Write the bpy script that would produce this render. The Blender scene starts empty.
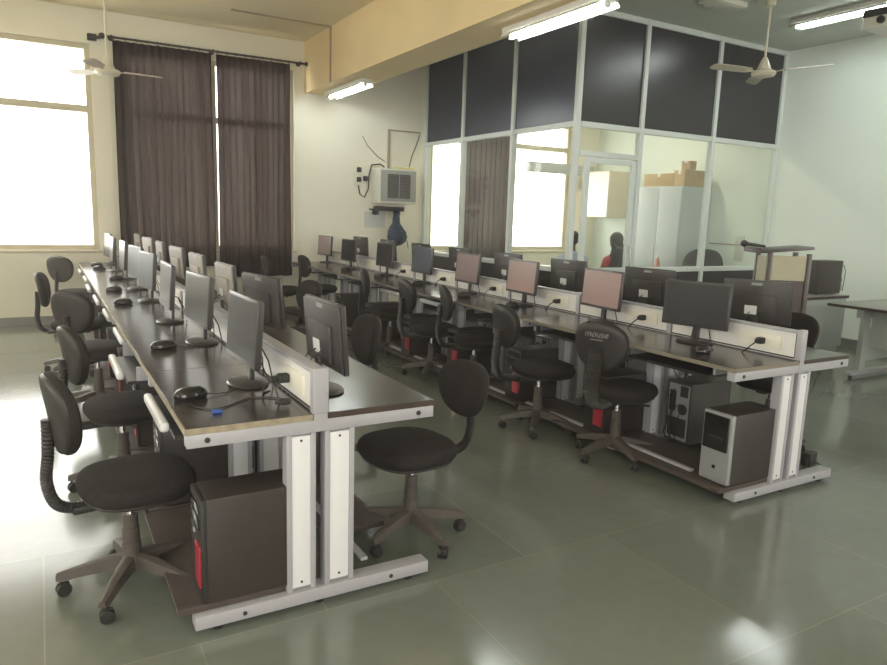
import bpy, bmesh, math, random
from math import sin, cos, pi, radians as R
from mathutils import Vector, Matrix
random.seed(7)
SC = bpy.context.scene
COL = SC.collection

# ------------------------------------------------------------------ materials
def mat(name, col, rough=.5, metal=0., noise=.0, nscale=20., bump=.0, spec=.5, coat=0., emit=None, estr=0.):
    m = bpy.data.materials.new(name); m.use_nodes = True
    nt = m.node_tree; b = nt.nodes['Principled BSDF']
    b.inputs['Base Color'].default_value = (*col, 1); b.inputs['Roughness'].default_value = rough
    b.inputs['Metallic'].default_value = metal; b.inputs['Specular IOR Level'].default_value = spec
    b.inputs['Coat Weight'].default_value = coat
    if emit:
        b.inputs['Emission Color'].default_value = (*emit, 1); b.inputs['Emission Strength'].default_value = estr
    if noise or bump:
        tc = nt.nodes.new('ShaderNodeTexCoord'); n = nt.nodes.new('ShaderNodeTexNoise')
        n.inputs['Scale'].default_value = nscale; n.inputs['Detail'].default_value = 5
        nt.links.new(tc.outputs['Object'], n.inputs['Vector'])
        if noise:
            r = nt.nodes.new('ShaderNodeValToRGB')
            r.color_ramp.elements[0].position = .3; r.color_ramp.elements[1].position = .7
            r.color_ramp.elements[0].color = (*[max(0, c*(1-noise)) for c in col], 1)
            r.color_ramp.elements[1].color = (*[min(1, c*(1+noise)) for c in col], 1)
            nt.links.new(n.outputs['Fac'], r.inputs['Fac']); nt.links.new(r.outputs['Color'], b.inputs['Base Color'])
        if bump:
            bp = nt.nodes.new('ShaderNodeBump'); bp.inputs['Strength'].default_value = bump; bp.inputs['Distance'].default_value = .01
            nt.links.new(n.outputs['Fac'], bp.inputs['Height']); nt.links.new(bp.outputs['Normal'], b.inputs['Normal'])
    return m

M = {}
M['cream'] = mat('cream_paint', (.66, .58, .41), .75, noise=.05, nscale=1.2)
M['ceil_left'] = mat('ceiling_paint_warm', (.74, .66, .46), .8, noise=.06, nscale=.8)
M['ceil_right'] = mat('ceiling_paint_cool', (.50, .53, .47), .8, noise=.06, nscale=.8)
M['beam'] = mat('beam_paint', (.72, .56, .30), .75, noise=.06, nscale=1.5)
M['greenwall'] = mat('pale_green_paint', (.78, .84, .76), .7, noise=.04, nscale=1.0)
M['backwall'] = mat('back_wall_paint', (.78, .74, .60), .7, noise=.04, nscale=1.3)
M['skirting'] = mat('skirting_stone', (.20, .21, .18), .4, noise=.15, nscale=6)
M['alu'] = mat('powder_coated_grey_metal', (.40, .39, .41), .42, metal=.15, noise=.03, nscale=30)
M['whitepanel'] = mat('white_insert', (.72, .72, .72), .45)
M['divider'] = mat('white_laminate', (.72, .70, .66), .4, noise=.03, nscale=8)
M['cabframe'] = mat('white_aluminium', (.66, .70, .66), .35)
M['gasket'] = mat('black_rubber', (.02, .02, .02), .6)
M['darkpanel'] = mat('dark_film_panel', (.020, .018, .022), .30, noise=.15, nscale=4)
M['bluepanel'] = mat('dark_blue_film_panel', (.024, .030, .055), .30, noise=.15, nscale=3)
M['fabric'] = mat('black_fabric', (.019, .016, .015), .9, noise=.25, nscale=90, bump=.25, spec=.25)
M['plastic'] = mat('black_plastic', (.021, .018, .017), .5, noise=.1, nscale=30)
M['plasticbrown'] = mat('dusty_black_plastic', (.075, .062, .052), .55, noise=.15, nscale=20)
M['chrome'] = mat('chrome', (.75, .75, .75), .2, metal=1)
M['moncase'] = mat('monitor_case_black', (.032, .028, .027), .35)
M['monback'] = mat('monitor_back_textured', (.045, .040, .039), .38, noise=.2, nscale=60, bump=.15)
M['screen'] = mat('matte_screen', (.035, .037, .040), .30, spec=.7)
M['screen_dark'] = mat('matte_screen_dark', (.018, .017, .017), .42, spec=.3)
M['screen_rose_refl'] = mat('matte_screen_rosy_reflection', (.30, .185, .16), .38, spec=.5)  # warm reflection painted into the screen colour
M['screen_dusk_refl'] = mat('matte_screen_dusky_reflection', (.19, .12, .11), .38, spec=.5)  # duller warm reflection, also painted into the base colour
M['screen_blue_refl'] = mat('matte_screen_bluish_reflection', (.055, .065, .085), .42, spec=.3)  # bluish window reflection painted into the screen colour
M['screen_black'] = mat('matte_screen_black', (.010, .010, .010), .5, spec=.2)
M['monback_pale_refl'] = mat('monitor_back_pale_reflection', (.30, .27, .23), .5, noise=.15, nscale=60)  # paler tone paints in the grazing reflection on the back covers
M['sticker'] = mat('white_sticker', (.78, .78, .76), .5)
M['tower'] = mat('tower_black_steel', (.033, .026, .023), .45, noise=.1, nscale=15)
M['red'] = mat('tower_red_plastic', (.36, .015, .03), .3, coat=.3)
M['silver'] = mat('silver_plastic', (.36, .37, .37), .35, metal=.4)
M['glossblack'] = mat('gloss_black', (.01, .01, .01), .12)
M['plank'] = mat('brown_plank', (.060, .045, .037), .5, noise=.2, nscale=12)
M['trayblack'] = mat('tray_black', (.02, .018, .018), .4)
M['edgewood'] = mat('wood_edge_band', (.30, .25, .17), .5, noise=.25, nscale=30)
M['edgegrey'] = mat('grey_brown_edge_band', (.20, .17, .13), .5)
M['cable'] = mat('cable_black', (.015, .015, .015), .5)
M['tubehousing'] = mat('tube_housing', (.62, .60, .54), .5)
M['tube'] = mat('tube_glow', (1, 1, 1), .5, emit=(.93, 1, .97), estr=55)
M['fan'] = mat('fan_cream_enamel', (.62, .57, .44), .4)
M['fanblade'] = mat('fan_blade_enamel', (.50, .44, .35), .45)
M['ac'] = mat('ac_plastic', (.68, .67, .58), .5)
M['acgrey'] = mat('ac_grille_frame', (.30, .30, .27), .5)
M['acdark'] = mat('ac_grille', (.05, .04, .04), .5)
M['bag'] = mat('bag_cloth', (.03, .045, .075), .8, noise=.5, nscale=25, bump=.5)
M['yellowcloth'] = mat('yellow_cloth', (.72, .62, .25), .8, noise=.1)
M['paper'] = mat('grey_paper', (.58, .58, .52), .6)
M['cupboard'] = mat('cupboard_paint', (.50, .54, .54), .4, noise=.03, nscale=3)
M['cabinetcream'] = mat('cabinet_cream', (.62, .55, .40), .5)
M['carton'] = mat('carton', (.48, .34, .18), .8, noise=.12, nscale=10)
M['skin'] = mat('skin_brown', (.17, .09, .06), .55)
M['hair'] = mat('black_hair', (.012, .010, .010), .5, noise=.4, nscale=60, bump=.4)
M['shirtblue'] = mat('pale_blue_shirt', (.40, .46, .52), .8, noise=.08, nscale=12)
M['redshirt'] = mat('red_top', (.42, .04, .05), .8, noise=.1, nscale=12)
M['trouser'] = mat('dark_trousers', (.03, .03, .04), .8, noise=.1)
M['pinkbottle'] = mat('pink_bottle', (.70, .28, .20), .3)
M['desktopgrey'] = mat('grey_laminate', (.30, .30, .27), .35, noise=.06, nscale=10)
M['greypanel'] = mat('grey_green_panel', (.42, .45, .42), .5)
M['darkwood'] = mat('dark_veneer', (.050, .034, .028), .35, noise=.2, nscale=8)
M['lectcream'] = mat('cream_veneer', (.40, .36, .24), .5, noise=.05)
M['socket'] = mat('socket_cream', (.76, .72, .62), .45)
M['bluecon'] = mat('blue_connector', (.03, .09, .35), .4)
M['windowframe'] = mat('window_frame_paint', (.55, .50, .36), .6)
M['conduit'] = mat('conduit_pvc', (.36, .29, .20), .5)
M['offwhite'] = mat('faded_text', (.22, .20, .19), .6)
M['ground'] = mat('pale_courtyard', (.80, .78, .72), .9)

# desktop laminate: near-black brown, glossy, with dust
m = mat('dark_laminate', (.030, .024, .021), .2, noise=.25, nscale=5, spec=.65); M['desk'] = m

# polished stone floor with slabs
def floor_mat():
    m = bpy.data.materials.new('polished_green_stone'); m.use_nodes = True; nt = m.node_tree; b = nt.nodes['Principled BSDF']
    tc = nt.nodes.new('ShaderNodeTexCoord')
    n = nt.nodes.new('ShaderNodeTexNoise'); n.inputs['Scale'].default_value = 1.3; n.inputs['Detail'].default_value = 6
    n2 = nt.nodes.new('ShaderNodeTexNoise'); n2.inputs['Scale'].default_value = 14; n2.inputs['Detail'].default_value = 8
    for q in (n, n2): nt.links.new(tc.outputs['Object'], q.inputs['Vector'])
    br = nt.nodes.new('ShaderNodeTexBrick'); br.offset = .5
    br.inputs['Scale'].default_value = 1.0; br.inputs['Brick Width'].default_value = .92; br.inputs['Row Height'].default_value = .92
    br.inputs['Mortar Size'].default_value = .003; br.inputs['Bias'].default_value = 0
    br.inputs['Color1'].default_value = (.160, .178, .148, 1); br.inputs['Color2'].default_value = (.195, .210, .178, 1)
    br.inputs['Mortar'].default_value = (.25, .24, .19, 1)
    mp = nt.nodes.new('ShaderNodeMapping'); mp.inputs['Location'].default_value = (.07, .5, 0)
    nt.links.new(tc.outputs['Object'], mp.inputs['Vector']); nt.links.new(mp.outputs['Vector'], br.inputs['Vector'])
    mx = nt.nodes.new('ShaderNodeMix'); mx.data_type = 'RGBA'; mx.blend_type = 'MULTIPLY'; mx.inputs['Factor'].default_value = .8
    rp = nt.nodes.new('ShaderNodeValToRGB'); rp.color_ramp.elements[0].position = .25; rp.color_ramp.elements[1].position = .8
    rp.color_ramp.elements[0].color = (.70, .70, .68, 1); rp.color_ramp.elements[1].color = (1.0, 1.0, .98, 1)
    ad = nt.nodes.new('ShaderNodeMath'); ad.operation = 'MULTIPLY_ADD'; ad.inputs[1].default_value = .45
    nt.links.new(n2.outputs['Fac'], ad.inputs[0]); 
    ml = nt.nodes.new('ShaderNodeMath'); ml.operation = 'MULTIPLY'; ml.inputs[1].default_value = .55
    nt.links.new(n.outputs['Fac'], ml.inputs[0]); nt.links.new(ml.outputs[0], ad.inputs[2])
    nt.links.new(ad.outputs[0], rp.inputs['Fac'])
    nt.links.new(br.outputs['Color'], mx.inputs['A']); nt.links.new(rp.outputs['Color'], mx.inputs['B'])
    nt.links.new(mx.outputs['Result'], b.inputs['Base Color'])
    
    b.inputs['Roughness'].default_value = .15
    b.inputs['Specular IOR Level'].default_value = .6
    return m
M['floor'] = floor_mat()

def glass_mat(name, tint, gl, haze=0.0, hazecol=(.8, .85, .8), rough=.02):
    m = bpy.data.materials.new(name); m.use_nodes = True; nt = m.node_tree
    nt.nodes.clear(); out = nt.nodes.new('ShaderNodeOutputMaterial')
    t = nt.nodes.new('ShaderNodeBsdfTransparent'); t.inputs['Color'].default_value = (*tint, 1)
    g = nt.nodes.new('ShaderNodeBsdfGlossy'); g.inputs['Roughness'].default_value = rough
    lw = nt.nodes.new('ShaderNodeLayerWeight'); lw.inputs['Blend'].default_value = .5
    pw = nt.nodes.new('ShaderNodeMath'); pw.operation = 'POWER'; pw.inputs[1].default_value = 4
    nt.links.new(lw.outputs['Facing'], pw.inputs[0])
    ml = nt.nodes.new('ShaderNodeMath'); ml.operation = 'MULTIPLY_ADD'; ml.inputs[1].default_value = .55*gl; ml.inputs[2].default_value = .03*gl
    nt.links.new(pw.outputs[0], ml.inputs[0])
    mx = nt.nodes.new('ShaderNodeMixShader'); nt.links.new(ml.outputs[0], mx.inputs[0])
    nt.links.new(t.outputs[0], mx.inputs[1]); nt.links.new(g.outputs[0], mx.inputs[2])
    last = mx
    if haze:
        d = nt.nodes.new('ShaderNodeBsdfDiffuse'); d.inputs['Color'].default_value = (*hazecol, 1)
        n = nt.nodes.new('ShaderNodeTexNoise'); n.inputs['Scale'].default_value = 1.6; n.inputs['Detail'].default_value = 6
        tc = nt.nodes.new('ShaderNodeTexCoord'); nt.links.new(tc.outputs['Object'], n.inputs['Vector'])
        m3 = nt.nodes.new('ShaderNodeMath'); m3.operation = 'MULTIPLY'; m3.inputs[1].default_value = haze*2
        nt.links.new(n.outputs['Fac'], m3.inputs[0])
        m2 = nt.nodes.new('ShaderNodeMixShader'); nt.links.new(m3.outputs[0], m2.inputs[0])
        nt.links.new(mx.outputs[0], m2.inputs[1]); nt.links.new(d.outputs[0], m2.inputs[2]); last = m2
    nt.links.new(last.outputs[0], out.inputs[0]); return m
M['glass'] = glass_mat('clear_glass', (.97, .97, .95), 1.0)
M['cabglass'] = glass_mat('cabin_glass', (.97, .99, .97), .9, haze=.03)

def curtain_mat():
    m = bpy.data.materials.new('brown_curtain_cloth'); m.use_nodes = True; nt = m.node_tree; nt.nodes.clear()
    out = nt.nodes.new('ShaderNodeOutputMaterial')
    d = nt.nodes.new('ShaderNodeBsdfDiffuse'); d.inputs['Color'].default_value = (.022, .015, .014, 1)
    tl = nt.nodes.new('ShaderNodeBsdfTranslucent'); tl.inputs['Color'].default_value = (.024, .015, .013, 1)
    tr = nt.nodes.new('ShaderNodeBsdfTransparent'); tr.inputs['Color'].default_value = (1, .93, .88, 1)
    a = nt.nodes.new('ShaderNodeMixShader'); a.inputs[0].default_value = .45
    nt.links.new(d.outputs[0], a.inputs[1]); nt.links.new(tl.outputs[0], a.inputs[2])
    lw = nt.nodes.new('ShaderNodeLayerWeight'); lw.inputs['Blend'].default_value = .35
    mr = nt.nodes.new('ShaderNodeMapRange'); mr.inputs['From Min'].default_value = 0.0; mr.inputs['From Max'].default_value = .75
    mr.inputs['To Min'].default_value = .011; mr.inputs['To Max'].default_value = .0
    nt.links.new(lw.outputs['Facing'], mr.inputs['Value'])
    n = nt.nodes.new('ShaderNodeTexNoise'); n.inputs['Scale'].default_value = 1.0; n.inputs['Detail'].default_value = 4
    tc = nt.nodes.new('ShaderNodeTexCoord'); mp = nt.nodes.new('ShaderNodeMapping'); mp.inputs['Scale'].default_value = (28, 28, .25)
    nt.links.new(tc.outputs['Object'], mp.inputs['Vector']); nt.links.new(mp.outputs['Vector'], n.inputs['Vector'])
    m2 = nt.nodes.new('ShaderNodeMapRange'); m2.inputs['From Min'].default_value = .35; m2.inputs['From Max'].default_value = .65
    nt.links.new(n.outputs['Fac'], m2.inputs['Value'])
    mu = nt.nodes.new('ShaderNodeMath'); mu.operation = 'MULTIPLY'
    nt.links.new(mr.outputs['Result'], mu.inputs[0]); nt.links.new(m2.outputs['Result'], mu.inputs[1])
    b = nt.nodes.new('ShaderNodeMixShader'); nt.links.new(mu.outputs[0], b.inputs[0])
    nt.links.new(a.outputs[0], b.inputs[1]); nt.links.new(tr.outputs[0], b.inputs[2]); nt.links.new(b.outputs[0], out.inputs[0])
    return m
M['curtain'] = curtain_mat()

# ------------------------------------------------------------------ mesh builder
class MB:
    def __init__(s): s.bm = bmesh.new(); s.mi = 0
    def _mark(s, n0):
        for f in s.bm.faces:
            if not f.tag: f.material_index = s.mi; f.tag = True
    def box(s, x0, x1, y0, y1, z0, z1, bev=0, mtx=None, seg=2):
        n0 = len(s.bm.faces); r = bmesh.ops.create_cube(s.bm, size=1)
        vs = r['verts']
        for v in vs: v.co = Vector(((x0+x1)/2+v.co.x*(x1-x0), (y0+y1)/2+v.co.y*(y1-y0), (z0+z1)/2+v.co.z*(z1-z0)))
        if bev:
            es = list({e for v in vs for e in v.link_edges})
            r2 = bmesh.ops.bevel(s.bm, geom=es, offset=bev, segments=seg, profile=.6, affect='EDGES')
            vs = list({v for f in r2['faces'] for v in f.verts} | {v for v in vs if v.is_valid})
        if mtx is not None: bmesh.ops.transform(s.bm, matrix=mtx, verts=[v for v in vs if v.is_valid])
        s._mark(n0); return s
    def rings(s, rings, close=True, cap=True):
        n0 = len(s.bm.faces); R_ = [[s.bm.verts.new(p) for p in r] for r in rings]
        for a, b in zip(R_, R_[1:]):
            n = len(a)
            for i in range(n if close else n-1):
                j = (i+1) % n
                try: s.bm.faces.new((a[i], a[j], b[j], b[i]))
                except ValueError: pass
        if cap:
            for r in (R_[0][::-1], R_[-1]):
                try: s.bm.faces.new(r)
                except ValueError: pass
        s._mark(n0); return s
    def tube(s, pts, rad, n=8, cap=True):
        pts = [Vector(p) for p in pts]; rings = []
        rr = rad if isinstance(rad, (list, tuple)) else [rad]*len(pts)
        up = Vector((0, 0, 1)); prev = None
        for i, p in enumerate(pts):
            t = (pts[min(i+1, len(pts)-1)]-pts[max(i-1, 0)])
            if t.length < 1e-9: t = Vector((0, 0, 1))
            t.normalize()
            if prev is None:
                a = t.cross(up)
                if a.length < .05: a = t.cross(Vector((1, 0, 0)))
            else: a = prev - t*prev.dot(t)
            a.normalize(); b = t.cross(a); prev = a
            rings.append([p+(a*cos(2*pi*k/n)+b*sin(2*pi*k/n))*rr[i] for k in range(n)])
        return s.rings(rings, cap=cap)
    def lathe(s, prof, c=(0, 0, 0), n=20, mtx=None):
        rings = []
        for r, z in prof:
            ring = [Vector((c[0]+r*cos(2*pi*k/n), c[1]+r*sin(2*pi*k/n), c[2]+z)) for k in range(n)]
            if mtx is not None: ring = [mtx @ v for v in ring]
            rings.append(ring)
        return s.rings(rings)
    def cushion(s, a, b, t, mtx, ex=2.6, n=40, taper=0, dome=.25, bow=0):
        """rounded pad in local XY, thickness along Z"""
        lay = [(.02, -t*.5*(1+dome*0)), (.75, -t*.5), (.93, -t*.42), (.99, -t*.2), (1, 0), (.985, t*.22), (.93, t*.42), (.8, t*(.5+dome*.15)), (.5, t*(.5+dome*.3)), (.02, t*(.5+dome*.36))]
        rings = []
        for sc_, z in lay:
            ring = []
            for k in range(n):
                u = 2*pi*k/n; cx, sy = cos(u), sin(u)
                x = math.copysign(abs(cx)**(2/ex), cx)*a; y = math.copysign(abs(sy)**(2/ex), sy)*b
                x *= 1+taper*(y/b)
                x *= sc_; y *= sc_
                ring.append(mtx @ Vector((x, y, z+bow*(x/a)**2)))
            rings.append(ring)
        return s.rings(rings)
    def build(s, name, mats, parent=None, smooth=True, loc=None):
        bmesh.ops.recalc_face_normals(s.bm, faces=s.bm.faces)
        me = bpy.data.meshes.new(name); s.bm.to_mesh(me); s.bm.free()
        for m_ in (mats if isinstance(mats, (list, tuple)) else [mats]): me.materials.append(M[m_] if isinstance(m_, str) else m_)
        if smooth:
            me.polygons.foreach_set('use_smooth', [True]*len(me.polygons))
            try: me.set_sharp_from_angle(angle=R(38))
            except Exception: pass
        o = bpy.data.objects.new(name, me); COL.objects.link(o)
        if parent is not None: o.parent = parent
        if loc: o.location = loc
        return o

def empty(name, loc=(0, 0, 0), rz=0):
    o = bpy.data.objects.new(name, None); COL.objects.link(o); o.location = loc; o.rotation_euler = (0, 0, rz); o.empty_display_size = .1
    return o
def tag(o, label, cat, group=None):
    o['label'] = label; o['category'] = cat
    if group: o['group'] = group
    return o
def struct(o): o['kind'] = 'structure'; return o
def kids(o): return [c for c in list(COL.objects) if c.parent == o]
def dup(root, loc=None, rz=None, name=None):
    r = root.copy(); COL.objects.link(r)
    if name: r.name = name
    if loc is not None: r.location = loc
    if rz is not None: r.rotation_euler = (0, 0, rz)
    for ch in KIDS(root):
        c = ch.copy(); COL.objects.link(c); c.parent = r
        for g in KIDS(ch):
            d = g.copy(); COL.objects.link(d); d.parent = c
    return r
def KIDS(o): return list(o.children)
ORD = ['first', 'second', 'third', 'fourth', 'fifth', 'sixth', 'seventh', 'eighth', 'ninth', 'tenth']
T = Matrix.Translation
def RX(a): return Matrix.Rotation(R(a), 4, 'X')
def RY(a): return Matrix.Rotation(R(a), 4, 'Y')
def RZ(a): return Matrix.Rotation(R(a), 4, 'Z')

# ------------------------------------------------------------------ dimensions
YW = 9.60; ZC = 3.72; XR = 8.66; XL = -4.2; YB = -2.6
XC = 5.17; YC = 6.11
WINS = [(-2.75, .62, .90, 3.33), (.98, 3.10, .90, 3.33), (5.26, 8.05, .90, 3.05)]

# ------------------------------------------------------------------ room shell
b = MB(); b.box(XL-.2, XR+.2, YB-.2, YW+.2, -.12, 0); struct(b.build('floor', 'floor', smooth=False))
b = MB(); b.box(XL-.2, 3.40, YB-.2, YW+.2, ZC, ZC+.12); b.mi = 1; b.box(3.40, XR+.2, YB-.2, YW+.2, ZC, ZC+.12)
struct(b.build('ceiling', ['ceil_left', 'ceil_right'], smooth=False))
def wall_with_holes(name, axis, c0, c1, a0, a1, holes, m, z0=0, z1=ZC):
    b = MB(); cur = a0
    def seg(u0, u1, v0, v1):
        if u1-u0 < 1e-4 or v1-v0 < 1e-4: return
        if axis == 'y': b.box(u0, u1, c0, c1, v0, v1)
        else: b.box(c0, c1, u0, u1, v0, v1)
    for h0, h1, hz0, hz1 in holes:
        seg(cur, h0, z0, z1); seg(h0, h1, z0, hz0); seg(h0, h1, hz1, z1); cur = h1
    seg(cur, a1, z0, z1)
    return struct(b.build(name, m, smooth=False))
wall_with_holes('wall_back', 'y', YW, YW+.22, XL-.2, XR+.2, WINS, 'backwall')
wall_with_holes('wall_right', 'x', XR, XR+.2, YB-.2, YW, [], 'greenwall')
LW = [(-.8, 1.4, .9, 3.2), (3.0, 5.2, .9, 3.2)]
wall_with_holes('wall_left', 'x', XL-.2, XL, YB-.2, YW, LW, 'cream')
wall_with_holes('wall_front', 'y', YB-.2, YB, XL, XR, [(-2.5, .5, .9, 3.2), (4.6, 7.2, .9, 3.2)], 'cream')
# the beam and skirtings
b = MB(); b.box(3.255, 3.718, YB, YW, 3.054, ZC); struct(b.build('trim_1', 'beam', smooth=False))
b = MB(); b.box(XL, XC-.04, YW-.02, YW-.0005, 0, .10); struct(b.build('baseboard_back', 'skirting', smooth=False))
b = MB(); b.box(XR-.02, XR-.0005, YB, YC-.05, 0, .10); struct(b.build('baseboard_right', 'skirting', smooth=False))
b = MB(); b.box(XL+.0005, XL+.02, YB, YW-.03, 0, .10); struct(b.build('baseboard_left', 'skirting', smooth=False))
# outside ground, far below the sills
b = MB(); b.box(-40, 50, YW+.25, 60, -.5, -.3); struct(b.build('ground', 'ground', smooth=False))

# windows
def window(n, x0, x1, z0, z1, tz, muls, fw=.06, col='windowframe', y0=YW+.05, sill=True):
    w = empty('window_%d' % n, (x0, y0, z0)); struct(w)
    L = x1-x0; H = z1-z0
    b = MB(); b.box(0, fw, 0, .07, 0, H, .004); b.box(L-fw, L, 0, .07, 0, H, .004); b.box(fw, L-fw, 0, .07, 0, fw, .004); b.box(fw, L-fw, 0, .07, H-fw, H, .004)
    if tz: b.box(fw, L-fw, -.005, .075, tz-z0-.04, tz-z0+.04, .004)
    for mx in muls: b.box(mx-x0-.025, mx-x0+.025, .005, .065, fw, H-fw, .003)
    b.build('window_frame', col, w)
    b = MB(); b.box(fw*.5, L-fw*.5, .03, .036, fw*.5, H-fw*.5); b.build('window_pane', 'glass', w, smooth=False)
    if sill:
        b = MB(); b.box(-.03, L+.03, -.065, 0, -.035, -.002, .006); b.build('window_sill', 'windowframe', w)
    return w
window(1, *WINS[0], 2.585, [-1.1])
window(2, *WINS[1], 2.585, [2.05])
window(3, *WINS[2], 2.62, [6.72], fw=.07)
def window_side(n, x, y0, y1, z0, z1):
    w = empty('window_%d' % n, (x, y0, z0)); struct(w); L = y1-y0; H = z1-z0; fw = .06
    b = MB(); b.box(0, .07, 0, fw, 0, H); b.box(0, .07, L-fw, L, 0, H); b.box(0, .07, fw, L-fw, 0, fw); b.box(0, .07, fw, L-fw, H-fw, H); b.box(0, .07, fw, L-fw, 1.65, 1.72); b.box(0, .07, L/2-.03, L/2+.03, fw, H-fw)
    b.build('window_frame', 'windowframe', w)
    b = MB(); b.box(.03, .036, fw*.5, L-fw*.5, fw*.5, H-fw*.5); b.build('window_pane', 'glass', w, smooth=False)
window_side(4, XL-.12, *LW[0]); window_side(5, XL-.12, *LW[1])

# ------------------------------------------------------------------ curtains
rod = empty('curtain_rod', (.80, YW-.10, 3.415))
b = MB(); b.tube([(0, 0, 0), (2.42, 0, 0)], .013, 10); b.build('pole', 'plastic', rod)
for xx in (0, 2.42):
    b = MB(); s_ = -1 if xx == 0 else 1
    b.lathe([(0.001, 0), (.02, .004), (.02, .02), (.032, .03), (.036, .05), (.028, .075), (.001, .085)], mtx=T((xx, 0, 0)) @ RY(90*s_), n=14); b.build('finial', 'plastic', rod)
for xx in (.05, 1.22, 2.36):
    b = MB(); b.tube([(xx, 0, 0), (xx, .05, 0), (xx, .10, 0)], .009, 8); b.lathe([(.001, 0), (.03, 0), (.03, .006), (.001, .006)], mtx=T((xx, .094, 0)) @ RX(-90), n=14); b.box(xx-.012, xx+.012, -.016, .016, -.02, .022, .004); b.build('bracket', 'plastic', rod)
tag(rod, 'long dark metal curtain rod with round finials above the window', 'curtain rod')
b = MB(); b.box(.60, .70, YW-.035, YW-.0005, 3.36, 3.44, .01); b.box(.64, .74, YW-.07, YW-.03, 3.385, 3.415, .01)
tag(b.build('rod_bracket', 'plastic'), 'dark empty curtain rod bracket on the wall pier between both windows', 'bracket')
def curtain(x0, x1, z0, z1, folds, seed, y=YW-.10, amp=.032, lean=0, waist=0):
    rnd = random.Random(seed); nx = folds*12; nz = 26; b = MB()
    ph = [rnd.uniform(-.6, .6) for _ in range(folds+1)]; am = [rnd.uniform(.7, 1.35) for _ in range(folds+1)]
    rows = []
    for j in range(nz+1):
        v = j/nz; z = z1+(z0-z1)*v; row = []
        for i in range(nx+1):
            u = i/nx; k = min(int(u*folds), folds-1)
            a = amp*am[k]*(.55+.45*v); w = sin(2*pi*folds*u+ph[k]*v)
            x = x0+(x1-x0)*u+.006*sin(4*pi*folds*u)+.012*v*sin(9*u+3*v+seed)+lean*v*u
            row.append((x, y-.0+a*w+.01*sin(2*v+7*u), z+(-.012*abs(sin(pi*folds*u/2)) if j == nz else 0)))
        rows.append(row)
    b.rings(rows, close=False, cap=False)
    return b
def curtain_thing(x0, x1, z0, z1, folds, seed, label, **k):
    c = empty('curtain', (0, 0, 0))
    curtain(x0, x1, z0, z1, folds, seed, **k).build('curtain_cloth', 'curtain', c)
    n = int((x1-x0)/.115)
    y = k.get('y', YW-.10)
    for i in range(n+1):
        xx = x0+.02+(x1-x0-.04)*i/n
        b = MB(); ring = []
        for q in range(12):
            a = 2*pi*q/12; ring.append((xx, y+.02*cos(a), z1+.027+.022*sin(a)))
        b.tube(ring+[ring[0]], .0035, 6); b.build('curtain_ring', 'plastic', c)
    tag(c, label, 'curtain', 'brown curtains on the long rod')
    return c
curtain_thing(.86, 1.995, .70, 3.385, 13, 3, 'left dark brown pleated curtain hanging full height over the window')
curtain_thing(2.055, 3.02, .56, 3.385, 12, 8, 'right dark brown pleated curtain beside the beam, longer at the hem')
# curtain inside the cabin
c = empty('curtain', (0, 0, 0)); curtain(5.72, 6.76, .6, 3.2, 11, 5, y=YW-.12, amp=.03).build('curtain_cloth', 'curtain', c)
b = MB(); b.tube([(5.55, YW-.12, 3.21), (8.2, YW-.12, 3.21)], .012, 8); b.build('curtain_rail', 'plastic', c)
tag(c, 'brown curtain seen through the glass of the cabin side wall', 'curtain')

# ------------------------------------------------------------------ glass cabin (two partition walls)
def part_box(mb, axis, a0, a1, t, z0, z1):
    h = t/2
    if axis == 'x': mb.box(a0, a1, -h, h, z0, z1, .004)
    else: mb.box(-h, h, a0, a1, z0, z1, .004)
ws = struct(empty('wall_cabin_side', (XC, 0, 0)))
ysp = [YC+.033, 7.30, 8.49, YW-.03]
for i, yy in enumerate(ysp[1:]):
    b = MB(); b.box(-.035, .035, yy-.03, yy+.03, 0, ZC-.001, .004); b.build('mullion', 'cabframe', ws)
for z in (.88, 2.50, ZC-.03):
    for y0, y1 in zip(ysp, ysp[1:]):
        b = MB(); b.box(-.033, .033, y0+.0, y1-.03, z-.03, z+.029, .004); b.build('rail', 'cabframe', ws)
for y0, y1 in zip(ysp, ysp[1:]):
    b = MB(); b.box(-.006, .006, y0+.02, y1-.02, 2.53, ZC-.06); b.build('dark_panel', 'bluepanel', ws, smooth=False)
    b = MB(); b.box(-.004, .004, y0+.02, y1-.02, .91, 2.47); b.build('glass_pane', 'cabglass', ws, smooth=False)
    b = MB(); b.box(-.006, .006, y0+.02, y1-.02, .0, .85); b.build('lower_panel', 'darkpanel', ws, smooth=False)
wf = struct(empty('wall_cabin_front', (0, YC, 0)))
b = MB(); b.box(XC-.036, XC+.026, -.03, .03, 0, ZC-.001, .006); b.build('corner_post', 'cabframe', wf)
xs = [XC+.033, 6.12, 7.36, XR-.03]
for xx in xs[1:]:
    b = MB(); b.box(xx-.03, xx+.03, -.035, .035, 0, ZC-.001, .004); b.build('mullion', 'cabframe', wf)
for x0, x1 in zip(xs, xs[1:]):
    first = x0 == xs[0]
    for z in ((2.50, ZC-.03, 2.19) if first else (.88, 2.50, ZC-.03)):
        b = MB(); b.box(x0+(0 if first else .03), x1-.03, -.033, .033, z-.03, z+.029, .004); b.build('rail', 'cabframe', wf)
    b = MB(); b.box(x0+.02, x1-.02, -.006, .006, 2.53, ZC-.06); b.build('dark_panel', 'darkpanel', wf, smooth=False)
    if first:
        b = MB(); b.box(x0+.02, x1-.02, -.004, .004, 2.22, 2.47); b.build('glass_pane', 'cabglass', wf, smooth=False)
    else:
        b = MB(); b.box(x0+.02, x1-.02, -.004, .004, .91, 2.47); b.build('glass_pane', 'cabglass', wf, smooth=False)
        b = MB(); b.box(x0+.02, x1-.02, -.006, .006, 0, .85); b.build('lower_panel', 'darkpanel', wf, smooth=False)
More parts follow.
